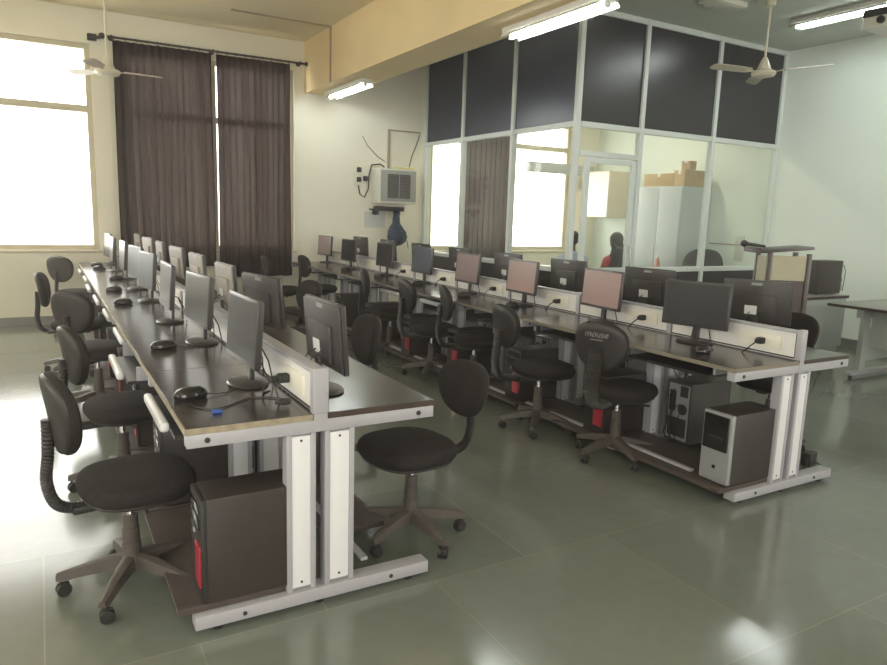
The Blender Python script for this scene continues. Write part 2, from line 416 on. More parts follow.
# cabin door
dr = struct(empty('door_1', (XC+.135, YC, 0)))
DW = .78
b = MB(); b.box(.0, .07, -.022, .022, .01, 2.15, .004); b.box(DW-.07, DW, -.022, .022, .01, 2.15, .004); b.box(.07, DW-.07, -.022, .022, 2.09, 2.15, .004); b.box(.07, DW-.07, -.022, .022, .01, .12, .004); b.box(.07, DW-.07, -.022, .022, .85, .91, .004)
b.build('door_frame', 'cabframe', dr)
b = MB(); b.box(.06, DW-.06, -.004, .004, .90, 2.10); b.build('door_glass', 'cabglass', dr, smooth=False)
b = MB(); b.box(.06, DW-.06, -.004, .004, .11, .86); b.build('door_panel', 'darkpanel', dr, smooth=False)
b = MB(); b.tube([(DW-.035, -.023, 1.0), (DW-.035, -.06, 1.0), (DW-.035, -.06, 1.16), (DW-.035, -.023, 1.16)], .008, 8); b.build('door_handle', 'chrome', dr)

# ------------------------------------------------------------------ workbenches
PITCH = .905; NST = 8
def bench_proto(W, divx, cols, foot, barx, side):
    """one double-sided module; origin at its near left corner on the floor"""
    root = empty('computer_bench'); P = PITCH
    dx0, dx1 = divx
    for nm, x0, x1 in (('tabletop', 0, dx0), ('tabletop', dx1, W)):
        b = MB(); b.box(x0+.003, x1-.003, .001, P-.001, .731, .75, .0015, seg=1); t = b.build(nm, 'desk', root)
        b = MB()
        ex = x0 if x0 == 0 else x1
        b.box(ex-.003 if x0 == 0 else ex-.003, ex+.003, 0, P-.001, .728, .7495, .001, seg=1)
        b.box(x0+.003, x1-.003, -.003, .001, .728, .7495)
        b.build('edge_band', 'edgewood' if (x0 == 0 and side == 'L') else ('edgegrey' if x0 == 0 else 'darkwood'), t)
    # divider
    b = MB(); b.box(dx0+.008, dx1-.008, .03, P-.002, .75, .895); d = b.build('divider_panel', 'divider', root, smooth=False)
    b = MB(); b.box(dx0, dx1, .03, P, .895, .912, .003); b.build('divider_cap', 'alu', d)
    b = MB(); b.box(dx0+.004, dx1-.004, .035, P-.002, .755, .763); b.box(dx0+.004, dx1-.004, .028, .036, .76, .894); b.box(dx0+.004, dx1-.004, P-.008, P-.004, .76, .894); b.build('gasket', 'gasket', d, smooth=False)
    for sx in (dx0+.0045, dx1-.0045):
        s = 1 if sx > (dx0+dx1)/2 else -1
        b = MB(); b.box(sx-.0045, sx+.0045, .12, .40, .785, .865, .003); b.build('socket_plate', 'socket', d)
    return root
def add_frame(root, W, divx, cols, foot, y=0):
    b = MB(); b.box(.003, W-.003, y-.004, y+.045, .682, .7275, .003); r = b.build('top_rail', 'alu', root)
    for xx in (.07, W-.07):
        b = MB(); b.lathe([(.001, 0), (.010, 0), (.009, .004), (.001, .005)], mtx=T((xx, y-.004, .705)) @ RX(90), n=12); b.build('bolt', 'gasket', r)
    b = MB(); b.box(divx[0]-.004, divx[1]+.004, y-.006, y+.028, .7505, .918, .004); b.box(divx[0]-.0, divx[1], y-.005, y-.0041, .69, .7505); b.build('divider_post', 'alu', root)
    for c0, c1 in cols:
        b = MB(); w = .02
        b.box(c0, c0+w, y, y+.055, .072, .681, .003); b.box(c1-w, c1, y, y+.055, .072, .681, .003); b.box(c0+w, c1-w, y+.02, y+.05, .072, .681)
        l = b.build('leg', 'alu', root)
        b = MB(); b.box(c0+w, c1-w, y+.004, y+.016, .085, .672, .002); b.mi = 1
        for z in (.655, .105): b.lathe([(.001, 0), (.005, 0), (.005, .002), (.001, .003)], mtx=T(((c0+c1)/2, y+.004, z)) @ RX(90), n=8)
        b.build('leg_panel', ['whitepanel', 'gasket'], l)
    b = MB(); b.box(foot[0], foot[1], y-.012, y+.058, .022, .071, .004); f = b.build('foot_rail', 'alu', root)
    for xx in (foot[0]+.17, foot[1]-.17):
        b = MB(); b.lathe([(.001, 0), (.008, 0), (.008, .004), (.001, .004)], mtx=T((xx, y-.012, .046)) @ RX(90), n=10); b.build('bolt', 'gasket', f)
    for xx in (foot[0]+.08, foot[1]-.08, (foot[0]+foot[1])/2):
        b = MB(); b.lathe([(.001, 0), (.018, 0), (.018, .006), (.008, .01), (.008, .022), (.001, .022)], (xx, y+.02, 0), 12); b.build('glide', 'gasket', f)
def add_planks(root, spans, bars, y0=.02, y1=PITCH-.03):
    for x0, x1 in spans:
        b = MB(); b.box(x0, x1, y0, PITCH, .0725, .0975, .002, seg=1); b.build('shelf_plank', 'plank', root)
    for bx in bars:
        b = MB(); b.box(bx, bx+.03, .06 if bx > .5 else .27, PITCH, .0978, .112, .002, seg=1); b.build('tie_bar', 'alu', root)
def add_tray(root, x0, x1, lipx, lipmat, name='keyboard_tray'):
    b = MB(); b.box(x0, x1, .22, .82, .645, .662, .002, seg=1)
    t = b.build(name, 'trayblack', root)
    if lipmat != 'trayblack': b = MB(); b.box(lipx-.018, lipx+.016, .30, .77, .652, .690, .014, seg=3); b.build('tray_lip', lipmat, t)
    for yy in (.215, .825):
        b = MB(); b.box(x0+(.04 if lipx < (x0+x1)/2 else 0), x1-(0 if lipx < (x0+x1)/2 else .04), yy-.008, yy+.008, .663, .7285); b.build('tray_runner', 'alu', root)
    return t
def lighten(o, nm):
    for c_ in list(o.children):
        if c_.name.startswith('shelf_plank') and min(v.co.x for v in c_.data.vertices) > .5: c_.scale = (1, .62, 1); c_.location = (0, .344, 0)
def bench_row(X0, Y0, W, divx, cols, foot, spans, bars, trays, side, labels, lips):
    proto = bench_proto(W, divx, cols, foot, None, side)
    add_frame(proto, W, divx, cols, foot); add_planks(proto, spans, bars)
    out = []
    for k in range(NST):
        o = dup(proto, (X0, Y0+PITCH*k, 0)) if k else None
        out.append(o)
    proto.location = (X0, Y0, 0); out[0] = proto
    for k, o in enumerate(out):
        for (x0, x1, lx) in trays:
            off = lips.get((k, lx < W/2), 0)
            add_tray(o, x0+off, x1+off, lx+off, 'whitepanel' if side == 'L' or k in (3, 4) else 'trayblack')
        tag(o, labels(k), 'computer bench', 'computer benches of the %s row' % ('left' if side == 'L' else 'right'))
    lighten(out[0], 'shelf_plank')
    add_frame(out[-1], W, divx, cols, foot, y=PITCH-.045)
    return out
XL0, YL0 = .373, 2.315
LBL = lambda row: (lambda k: ('front end computer bench of the %s row, its grey and white legs in full view' % row) if k == 0 else
      ('computer bench at the window wall end of the %s row' % row if k == NST-1 else 'dark topped bench unit, %s from the front of the %s row' % (ORD[k], row)))
bench_row(XL0, YL0, .940, (.442, .494), [(.342, .452), (.487, .603)], (.012, .930), [(-.04, .34), (.62, .90)], [.66],
          [(.02, .30, .0), (.66, .92, .94)], 'L', LBL('left'), {(0, True): -.02, (1, True): -.085, (2, True): .01, (3, True): .012, (4, True): .0, (5, True): -.01, (6, True): .01, (7, True): .0})
XR0, YR0 = 3.0, 2.215
bench_row(XR0, YR0, 1.0, (.53, .568), [(.40, .505), (.545, .65)], (.09, .955), [(.0, .40), (.64, .94)], [.07],
          [(.08, .38, .06), (.66, .94, .95)], 'R', LBL('right'), {})

# ------------------------------------------------------------------ monitors
def make_monitor(cable=True):
    root = empty('monitor')
    W, H = .42, .275; zc = .235
    tilt = T((0, 0, zc)) @ RY(-4)
    b = MB(); b.box(.004, .024, -W/2, W/2, -H/2, H/2, .005, mtx=tilt); b.build('bezel', 'moncase', root)
    b = MB(); b.box(.0238, .0246, -W/2+.014, W/2-.014, -H/2+.019, H/2-.014, mtx=tilt); b.build('screen', 'screen', root, smooth=False)
    b = MB(); b.box(-.006, .0045, -W/2+.008, W/2-.008, -H/2+.008, H/2-.008, .005, mtx=tilt); b.box(-.021, -.004, -W/2+.09, W/2-.09, -H/2+.03, H/2-.09, .008, mtx=tilt)
    c = b.build('back_cover', 'monback', root)
    b = MB(); b.box(-.0225, -.0205, -.012, .062, -.078, -.022, mtx=tilt); b.build('rating_sticker', 'sticker', c, smooth=False)
    b = MB(); b.box(-.0075, -.0055, -.03, .035, H/2-.03, H/2-.014, mtx=tilt); b.build('logo_badge', 'silver', c, smooth=False)
    b = MB(); b.box(-.024, -.004, -.022, .022, .008, .14, .008, mtx=T((0, 0, 0)) @ RY(-2)); b.build('neck', 'moncase', root)
    b = MB(); b.lathe([(.001, .001), (.098, .001), (.10, .006), (.094, .012), (.05, .018), (.001, .02)], n=36, mtx=Matrix.Diagonal((.82, 1.15, 1, 1))); b.build('base', 'moncase', root)
    if cable:
        b = MB(); b.tube([(-.015, .03, .17), (-.05, .034, .155), (-.075, .045, .10), (-.083, .055, .05), (-.088, .06, .012), (-.09, .07, .006)], .0035, 6)
        b.tube([(-.015, -.03, .17), (-.055, -.03, .15), (-.08, -.05, .09), (-.085, -.06, .03), (-.09, -.07, .006)], .003, 6); b.build('cable', 'cable', root)
    b = MB(); b.lathe([(.001, 0), (.006, 0), (.005, .002), (.001, .002)], mtx=T((.0245, 0, zc-H/2+.009)) @ RY(90), n=8); b.build('power_button', 'silver', root)
    return root
mon = make_monitor()
used = [False]
def place(proto, flag, loc, rz, label, group, cat, name=None):
    if not flag[0]:
        o = proto; o.location = loc; o.rotation_euler = (0, 0, R(rz)); flag[0] = True
    else: o = dup(proto, loc, R(rz))
    return tag(o, label, cat, group)
ZT = .7505
LN = [(.715, 2.85, 182), (.72, 3.83, 186), (.675, 4.60, 180), (.69, 5.66, 187), (.70, 6.50, 187), (.69, 7.42, 181), (.67, 8.33, 180), (.69, 9.2, 184)]
LNlab = ['black monitor with grey matte screen nearest the camera, left side of the left row',
 'black monitor with pale reflecting screen, second along the left side of the left row',
 'black monitor turned nearly edge on, third along the left side of the left row',
 'black monitor with bluish screen glare, fourth along the left side of the left row',
 'black monitor with bluish screen, fifth along the left side of the left row',
 'black monitor half hidden, sixth along the left side of the left row',
 'thin bright sliver of a monitor, seventh along the left side of the left row',
 'last monitor on the left side of the left row, next to the window wall']
for (x, y, a), l in zip(LN, LNlab): place(mon, used, (x, y, ZT), a, l, 'monitors on the left side of the left row', 'monitor')
LF = [(.965, 2.63, 0), (1.01, 3.71, 12), (1.0, 4.52, 2), (1.01, 5.5, 3), (1.01, 6.4, 5), (1.0, 7.3, 0), (1.0, 8.2, 6), (1.0, 9.1, 2)]
LFlab = ['monitor nearest the camera on the right side of the left row, its back to us',
 'monitor with textured back and badge, second on the right side of the left row',
 'monitor showing a pale back, third on the right side of the left row', 'monitor showing a pale back, fourth on the right side of the left row',
 'monitor showing its narrow back, fifth on the right side of the left row', 'monitor seen nearly edge on, sixth on the right side of the left row',
 'monitor in front of the brown curtain, seventh on the right side of the left row', 'last monitor on the right side of the left row, by the window wall']
for (x, y, a), l in zip(LF, LFlab): place(mon, used, (x, y, ZT), a, l, 'monitors on the right side of the left row', 'monitor')
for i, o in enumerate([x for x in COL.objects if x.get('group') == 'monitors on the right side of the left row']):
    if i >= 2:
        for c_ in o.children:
            if c_.name.startswith('back_cover'): c_.material_slots[0].link = 'OBJECT'; c_.material_slots[0].material = M['monback_pale_refl']
RN = [(3.42, 2.83, 194), (3.44, 3.67, 177), (3.43, 4.61, 178), (3.43, 5.46, 178), (3.49, 6.47, 181), (3.46, 7.33, 181), (3.36, 8.19, 182), (3.45, 9.28, 185)]
RNlab = ['wide black monitor with dark screen at the front end of the right row, near side',
 'monitor with rosy reflection tinted screen, second along the near side of the right row', 'monitor with rosy screen, third along the near side of the right row',
 'monitor with dusky pink screen, fourth along the near side of the right row', 'monitor with blue grey screen, fifth along the near side of the right row',
 'monitor with black screen, sixth along the near side of the right row', 'monitor with black screen, seventh along the near side of the right row',
 'last monitor on the near side of the right row, tinted screen beside the window wall']
for (x, y, a), l in zip(RN, RNlab): place(mon, used, (x, y, ZT), a, l, 'monitors on the near side of the right row', 'monitor')
for o, mm in zip([x for x in COL.objects if x.get('group') in ('monitors on the near side of the right row',)], ('screen_dark', 'screen_rose_refl', 'screen_rose_refl', 'screen_dusk_refl', 'screen_blue_refl', 'screen_black', 'screen_black', 'screen_dusk_refl')):
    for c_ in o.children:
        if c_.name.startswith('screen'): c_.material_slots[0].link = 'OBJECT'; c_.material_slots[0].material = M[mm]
for o, mm in zip([x for x in COL.objects if x.get('group') in ('monitors on the left side of the left row',)], ('screen_dark', 'screen', 'screen', 'screen_blue_refl', 'screen_blue_refl')):
    for c_ in o.children:
        if c_.name.startswith('screen'): c_.material_slots[0].link = 'OBJECT'; c_.material_slots[0].material = M[mm]
RF = [(3.93, 2.80, 22), (3.93, 3.72, 12), (3.90, 4.62, 4), (3.89, 5.50, 3), (3.88, 6.38, 2), (3.87, 7.25, 2), (3.87, 8.15, 1), (3.87, 9.05, 3)]
RFlab = ['monitor facing away, white sticker on its back, far side front end of right row'] + \
 ['monitor facing away, sticker on its back, %s on the far side of the right row' % ORD[i] for i in range(1, 7)] + ['last monitor facing away on the far side of the right row, by the back wall']
for (x, y, a), l in zip(RF, RFlab): place(mon, used, (x, y, ZT), a, l, 'monitors on the far side of the right row', 'monitor')

# ------------------------------------------------------------------ mice
def make_mouse():
    root = empty('computer_mouse')
    b = MB(); b.cushion(.058, .034, .026, T((0, 0, .013)), ex=2.1, n=28, dome=1.7); b.build('shell', 'glossblack', root)
    b = MB(); b.lathe([(.001, -.003), (.007, -.003), (.007, .003), (.001, .003)], mtx=T((.03, 0, .034)) @ RX(90), n=10); b.build('scroll_wheel', 'plastic', root)
    b = MB(); b.tube([(.056, 0, .01), (.09, -.01, .004), (.13, -.005, .0035), (.16, .03, .0035), (.19, .05, .0035)], .0022, 6); b.build('cord', 'cable', root)
    return root
mou = make_mouse(); mu = [False]
MS = [(.46, 2.70, 12, 'large black mouse near the front corner of the left row'), (.51, 3.72, 5, 'black mouse, second from the front on the left row'),
 (.49, 5.51, 0, 'black mouse on the left row in front of the fourth screen'), (.50, 6.36, -8, 'black mouse on the left row in front of the fifth screen'),
 (.60, 7.32, 10, 'black mouse on the left row in front of the sixth screen'), (.53, 8.47, 0, 'black mouse on the left row, nearer of the two by the window'),
 (.54, 8.98, 6, 'black mouse on the left row, farthest and closest to the window'),
 (3.20, 2.58, 20, 'glossy black mouse on the front end of the right row'), (3.25, 4.50, 0, 'black mouse on the right row before the third screen'),
 (3.22, 5.20, 0, 'black mouse on the right row before the fourth screen'), (3.30, 6.22, 0, 'black mouse on the right row before the fifth screen'),
 (3.27, 7.10, 0, 'black mouse on the right row before the sixth screen'), (3.20, 7.92, 0, 'black mouse on the right row before the seventh screen')]
for x, y, a, l in MS:
    o = place(mou, mu, (x, y, ZT), a, l, 'black computer mice on the benches', 'mouse')
    if y < 3: o.scale = (1.12, 1.12, 1.12)

# ------------------------------------------------------------------ computer towers
def make_tower(front):
    root = empty('computer_tower'); D, W, H = .37, .185, .39
    b = MB(); b.box(.02, D, -W/2, W/2, .004, H, .004); b.build('case', 'tower', root)
    for xx in (.05, D-.05):
        for yy in (-.07, .07):
            b = MB(); b.lathe([(.001, 0), (.012, 0), (.012, .005), (.001, .005)], (xx, yy, 0), 10); b.build('rubber_foot', 'gasket', root)
    if front == 'red':
        b = MB(); b.box(0, .022, -W/2, W/2, .006, H, .008); f = b.build('front_panel', 'plastic', root)
        b = MB(); b.box(-.006, .004, -W/2+.012, -W/2+.085 if False else W/2-.09, .06, .215, .008, seg=3); b.build('red_grille', 'red', f)
        b = MB(); b.box(-.003, .002, -W/2+.02, W/2-.02, .325, .365, .002); b.box(-.003, .002, -W/2+.02, W/2-.02, .275, .315, .002); b.build('drive_bay', 'glossblack', f)
        b = MB(); b.box(-.005, .0, .01, .035, .235, .25, .002); b.build('power_button', 'silver', f)
    else:
        b = MB(); b.box(-.006, .022, -W/2, W/2, .006, H, .010, seg=3); f = b.build('front_panel', 'silver', root)
        b = MB(); b.box(-.012, -.004, -W/2+.018, W/2-.012, .185, .375, .008, seg=3); b.build('drive_bay', 'glossblack', f)
        b = MB(); b.lathe([(.001, 0), (.011, 0), (.009, .004), (.001, .004)], mtx=T((-.006, 0, .09)) @ RY(-90), n=14); b.build('power_button', 'glossblack', f)
        b = MB(); b.box(-.0135, -.0115, -.045, .045, .25, .262); b.build('disc_tray', 'plastic', f)
        b = MB(); b.box(-.010, -.002, -W/2+.006, W/2-.006, .03, .036); b.box(-.010, -.002, -W/2+.006, W/2-.006, .045, .051); b.build('trim_strip', 'silver', f)
    # rear with ports
    b = MB(); b.box(D-.001, D+.003, -W/2+.012, W/2-.012, .02, H-.015); r = b.build('rear_panel', 'silver', root)
    b = MB(); b.box(D+.002, D+.005, -.07, -.02, .20, .33); b.box(D+.002, D+.005, .01, .07, .30, .37); b.lathe([(.001, 0), (.035, 0), (.035, .004), (.001, .004)], mtx=T((D+.002, .035, .22)) @ RY(90), n=16); b.box(D+.002, D+.005, -.07, .07, .04, .16)
    b.build('port_block', 'gasket', r)
    rnd = random.Random(3); b = MB()
    for i in range(5):
        y0 = rnd.uniform(-.06, .06); z0 = rnd.uniform(.1, .34); y1 = rnd.uniform(-.08, .08)
        b.tube([(D+.003, y0, z0), (D+.03, y0, z0-.005), (D+.045, (y0+y1)/2, z0-.08), (D+.04, y1, max(.03, z0-.2)), (D+.025, y1+.02, .02)], .0032, 6)
    b.build('cable', 'cable', root)
    return root
tr = make_tower('red'); tu = [False]
PZ = .1135
TL = [(.415, 2.415)]+[(.41, YL0+PITCH*k+.12) for k in range(1, 8)]
for k, (x, y) in enumerate(TL):
    place(tr, tu, (x, y, PZ-.0155), 0, 'large black tower with a red front strip under the front end of the left row' if k == 0 else
          'black tower under the left side of the left row, %s from the front' % ORD[k], 'red fronted towers under the benches', 'computer tower')
for k in range(1, 7):
    place(tr, tu, (XR0+.045, YR0+PITCH*k+.14, PZ-.0155), 0, 'red fronted black tower under the near side of the right row, %s station' % ORD[k], 'red fronted towers under the benches', 'computer tower')
for k in (0, 1, 2, 3):
    place(tr, tu, (XR0+.96 if k else 3.78, YR0+PITCH*k+(.68 if k == 0 else .5), PZ-.0155), 180, 'black tower with cabled rear showing, right row far side, %s station' % ORD[k], 'towers with their rears towards us', 'computer tower')
for k in (1, 2):
    place(tr, tu, (XL0+.89, YL0+PITCH*k+.3, PZ-.0155), 180, 'black tower with cabled rear, right side of the left row, %s station' % ORD[k], 'towers with their rears towards us', 'computer tower')
ts = make_tower('silver'); ts.location = (XR0+.06, YR0+.11, PZ-.0155); tag(ts, 'silver and black tower with gloss drive bay under the front end of the right row', 'computer tower')

# ------------------------------------------------------------------ office chairs
def make_chair():
    root = empty('office_chair')   # faces +X
    b = MB(); b.cushion(.205, .215, .075, T((.03, 0, .435)) @ RZ(0), ex=2.7, taper=-.0, dome=.35, n=44); s = b.build('seat', 'fabric', root)
    b = MB(); b.cushion(.19, .20, .03, T((.03, 0, .40)), ex=2.7, dome=0, n=40); b.build('seat_pan', 'plastic', s)
    b = MB(); mt = T((-.222, 0, .735)) @ RY(-8) @ Matrix(((0, 0, 1, 0), (1, 0, 0, 0), (0, 1, 0, 0), (0, 0, 0, 1)))
    b.cushion(.168, .150, .05, mt, ex=2.35, taper=.12, dome=.3, n=44, bow=.03); k = b.build('backrest', 'fabric', root)
    b = MB(); mt2 = T((-.239, 0, .735)) @ RY(-8) @ Matrix(((0, 0, 1, 0), (1, 0, 0, 0), (0, 1, 0, 0), (0, 0, 0, 1)))
    b.cushion(.161, .144, .034, mt2, ex=2.35, taper=.12, dome=0, n=40, bow=.03); b.build('back_shell', 'plastic', k)
    # bellows spine
    pts = []; P = [Vector((-.258, 0, .72)), Vector((-.262, 0, .60)), Vector((-.272, 0, .49)), Vector((-.248, 0, .405)), Vector((-.19, 0, .374)), Vector((-.10, 0, .376))]
    def cr(p0, p1, p2, p3, t): return .5*((2*p1)+(-p0+p2)*t+(2*p0-5*p1+4*p2-p3)*t*t+(-p0+3*p1-3*p2+p3)*t**3)
    Q = [P[0]]+P+[P[-1]]
    for i in range(1, len(Q)-2):
        for j in range(18): pts.append(cr(Q[i-1], Q[i], Q[i+1], Q[i+2], j/18))
    b = MB(); b.tube(pts, [.0225 if (i % 2) else .0185 for i in range(len(pts))], 12); b.build('back_spine', 'plastic', root)
    b = MB(); b.box(-.20, .13, -.035, .035, .354, .384, .01); b.tube([(.02, -.05, .365), (.02, -.15, .362), (.02, -.20, .368)], .007, 8); b.build('tilt_mechanism', 'plastic', root)
    b = MB(); b.lathe([(.001, .27), (.015, .27), (.015, .355), (.001, .355)], n=16); b.build('gas_lift', 'chrome', root)
    b = MB(); b.lathe([(.001, .12), (.034, .12), (.034, .19), (.031, .192), (.031, .25), (.028, .252), (.028, .30), (.018, .302), (.001, .302)], n=20); b.build('column_cover', 'plasticbrown', root)
    b = MB(); b.lathe([(.001, .085), (.042, .085), (.045, .10), (.043, .13), (.034, .145), (.001, .146)], n=20)
    for q in range(5):
        m_ = RZ(72*q+18)
        rings = []
        for (r, w, z0, z1) in ((.02, .028, .09, .14), (.09, .026, .088, .132), (.18, .021, .078, .112), (.245, .018, .066, .094), (.265, .014, .068, .088)):
            rings.append([m_ @ Vector((r, -w, z0)), m_ @ Vector((r, w, z0)), m_ @ Vector((r, w*.75, z1)), m_ @ Vector((r, 0, z1+.006)), m_ @ Vector((r, -w*.75, z1))])
        b.rings(rings)
    bs = b.build('star_base', 'plasticbrown', root)
    for q in range(5):
        a = R(72*q+18); c = Vector((.25*cos(a), .25*sin(a), 0)); m_ = T(c) @ RZ(72*q+18+random.uniform(-70, 70))
        b = MB()
        for sy in (-.012, .012): b.lathe([(.001, -.008), (.024, -.008), (.0265, -.004), (.0265, .004), (.024, .008), (.001, .008)], mtx=m_ @ T((-.008, sy, .0265)) @ RX(90), n=16)
        b.box(-.028, .014, -.004, .004, .03, .055, .003, mtx=m_); b.lathe([(.001, 0), (.006, 0), (.006, .03), (.001, .03)], mtx=m_ @ T((0, 0, .045)), n=8)
        b.build('caster', 'plastic', root)
    return root
ch = make_chair(); cu = [False]
CH = [
 (.235, 2.76, 8, 'black office chair nearest the camera, left of the left row', 'L'),
 (.31, 3.83, 10, 'black office chair tucked in, second from the camera on the left of the left row', 'L'),
 (.30, 5.45, 44, 'black office chair showing its broad back, third on the left of the left row', 'L'),
 (.20, 6.75, -6, 'office chair seen edge on near the window, fourth left of the left row', 'L'),
 (.30, 8.98, 46, 'black office chair with round back below the bright window, farthest on the left', 'L'),
 (1.40, 2.655, 187, 'black office chair at the right side of the left row, whole star base visible', 'M'),
 (1.41, 3.68, 180, 'black office chair with only its rounded back showing just right of the left row', 'M'),
 (1.76, 5.62, 195, 'office chair with pale rimmed back between the rows, farthest one right of left row', 'M'),
 (3.05, 3.06, 20, 'black office chair with faded lettering on its back, nearest at the right row', 'R'),
 (2.96, 3.74, -8, 'black office chair seen from the side, second at the near side of the right row', 'R'),
 (3.12, 4.84, -22, 'black office chair, third at the near side of the right row', 'R'),
 (3.05, 5.46, -6, 'black office chair, fourth at the near side of the right row', 'R'),
 (3.10, 6.45, -26, 'black office chair, fifth at the near side of the right row', 'R'),
 (3.20, 8.88, 4, 'black office chair, sixth at the near side of the right row', 'R'),
 (2.68, 8.80, -4, 'office chair before the curtain hem, farthest on the right row near side', 'R'),
 (4.25, 2.84, 184, 'black office chair whose back shows above the front end desk of the right row', 'F'),
 (4.36, 3.75, 176, 'black office chair, second on the far side of the right row', 'F'),
 (4.38, 4.62, 184, 'black office chair, third on the far side of the right row', 'F'),
 (4.42, 5.7, 186, 'black office chair, fourth on the far side of the right row', 'F'),
 (4.45, 6.62, 178, 'black office chair, fifth on the far side of the right row', 'F'),
 (4.42, 7.6, 182, 'black office chair, farthest on the far side of the right row', 'F'),
]
G = {'L': 'office chairs left of the left row', 'M': 'office chairs behind the left row', 'R': 'office chairs at the near side of the right row', 'F': 'office chairs at the far side of the right row'}
chairs = [place(ch, cu, (x, y, 0), a, l, G[g], 'chair') for x, y, a, l, g in CH]
for q in chairs[8:13]:
    for c in q.children:
        if c.name.startswith(('back_spine', 'backrest')): c.location = (-.075 if q in chairs[8:10] else -.04, 0, .01)
        if c.name.startswith('back_spine'): c.scale = (1, 2.3, 1)
q = [c for c in chairs[5].children if c.name.startswith('backrest')][0]
q.scale = (1, 1, .88); q.location = (-.08, 0, .022)
for c in chairs[5].children:
    if c.name.startswith('back_spine'): c.location = (-.065, 0, 0)
# faded lettering on the back of one chair
def text_mesh(s, size, mtx, name, m_, parent, ext=.0004, shear=0):
    cv = bpy.data.curves.new(name, 'FONT'); cv.body = s; cv.size = size; cv.align_x = 'CENTER'; cv.align_y = 'CENTER'; cv.extrude = ext; cv.shear = shear
    o = bpy.data.objects.new(name, cv); COL.objects.link(o)
    me = bpy.data.meshes.new_from_object(o); me.transform(mtx); bpy.data.objects.remove(o); bpy.data.curves.remove(cv)
    me.materials.append(M[m_]); q = bpy.data.objects.new(name, me); COL.objects.link(q); q.parent = parent; return q
bk = [c for c in chairs[8].children if c.name.startswith('backrest')][0]
mt = T((-.2735, 0, .815)) @ RY(-8) @ RZ(-90) @ RX(90)
text_mesh('mouse', .056, mt, 'lettering', 'offwhite', bk, ext=.002, shear=.3)
b = MB(); b.box(-.2685, -.2625, -.04, .04, .778, .782); b.build('lettering_line', 'offwhite', bk, smooth=False)

# ------------------------------------------------------------------ plugs and loose cables
def make_plug():
    root = empty('power_plug')   # body on the panel whose normal is -X
    b = MB(); b.box(-.045, 0, -.018, .018, -.018, .018, .008, seg=3); b.box(-.062, -.042, -.011, .011, -.012, .012, .005); b.build('plug_body', 'cable', root)
    b = MB(); b.tube([(-.055, 0, -.004), (-.085, .005, -.02), (-.095, .03, -.05), (-.085, .06, -.068), (-.05, .09, -.0715)], .0038, 6); b.build('plug_cord', 'cable', root)
    return root
pg = make_plug(); pu = [False]
place(pg, pu, (XL0+.4415, YL0+.29, .822), 0, 'black power plug in the socket of the divider at the front of the left row', 'power plugs in the dividers', 'plug')
for k in range(6):
    place(pg, pu, (XR0+.5295, YR0+PITCH*k+.23, .825), 0, 'black power plug in the right row divider at the %s station' % ORD[k], 'power plugs in the dividers', 'plug')
b = MB(); b.tube([(.80, 2.53, .7535), (.72, 2.60, .7535), (.66, 2.62, .7535), (.56, 2.53, .7535), (.50, 2.50, .7535), (.45, 2.56, .7535), (.44, 2.62, .7535)], .0025, 6)
cb = b.build('usb_cable', 'cable'); tag(cb, 'thin black cable ending in a blue connector on the front desk of the left row', 'cable')
b = MB(); b.box(.49, .525, 2.455, 2.475, .7510, .763, .003, mtx=None); bb = b.build('connector', 'bluecon', cb)
b = MB(); b.lathe([(.001, 0), (.03, 0), (.03, .004), (.001, .004)], (XL0+.39, YL0+.20, ZT), 18); tag(b.build('cable_grommet', 'gasket'), 'round black cable grommet at the foot of the divider, front of the left row', 'grommet')
b = MB(); b.tube([(.747, 2.51, .757), (.74, 2.53, .80), (.725, 2.60, .84), (.735, 2.70, .86), (.74, 2.78, .90)], .003, 6); tag(b.build('display_cable', 'cable'), 'black cable rising from the desk grommet to the nearest monitor', 'cable')
# adapter on the floor beside the front foot of the right row
ad = empty('power_adapter', (4.08, 2.42, 0), R(10))
b = MB(); b.box(-.05, .05, -.03, .03, .001, .085, .01); b.build('adapter_body', 'plastic', ad)
b = MB(); b.tube([(-.05, 0, .05), (-.12, -.03, .07), (-.20, -.07, .03), (-.26, -.10, .012), (-.20, -.15, .006), (-.05, -.13, .006), (.04, -.06, .006), (.055, -.01, .02)], .004, 6); b.build('adapter_cord', 'cable', ad)
tag(ad, 'black power adapter with looping cord on the floor by the right row foot', 'adapter')
# hanging cables under the right row
rnd = random.Random(11)
for gi, (cx_, cy_, lab) in enumerate([(3.80, 2.62, 'loops of black cable hanging under the far side of the front end right desk'), (3.42, 2.86, 'tangle of cables hanging behind the rear facing tower at the front of the right row'), (3.45, 3.62, 'cables hanging under the second right row desk'), (.86, 2.9, 'cables hanging under the front left row desk behind the big tower')]):
    b = MB()
    for i in range(7):
        x0 = cx_+rnd.uniform(-.09, .09); y0 = cy_+rnd.uniform(-.13, .13); x1 = cx_+rnd.uniform(-.10, .10); y1 = cy_+rnd.uniform(-.15, .15)
        zl = rnd.uniform(.46, .62) if gi in (0, 2) else rnd.uniform(.5, .6)
        b.tube([(x0, y0, .728), (x0, y0+.01, .68), ((x0*2+x1)/3, (y0*2+y1)/3, zl+.02), ((x0+x1)/2, (y0+y1)/2, zl), ((x0+2*x1)/3, (y0+2*y1)/3, zl+.03), (x1, y1, .68), (x1, y1, .728)], .0035, 6)
    tag(b.build('cable_bundle', 'cable'), lab, 'cables')

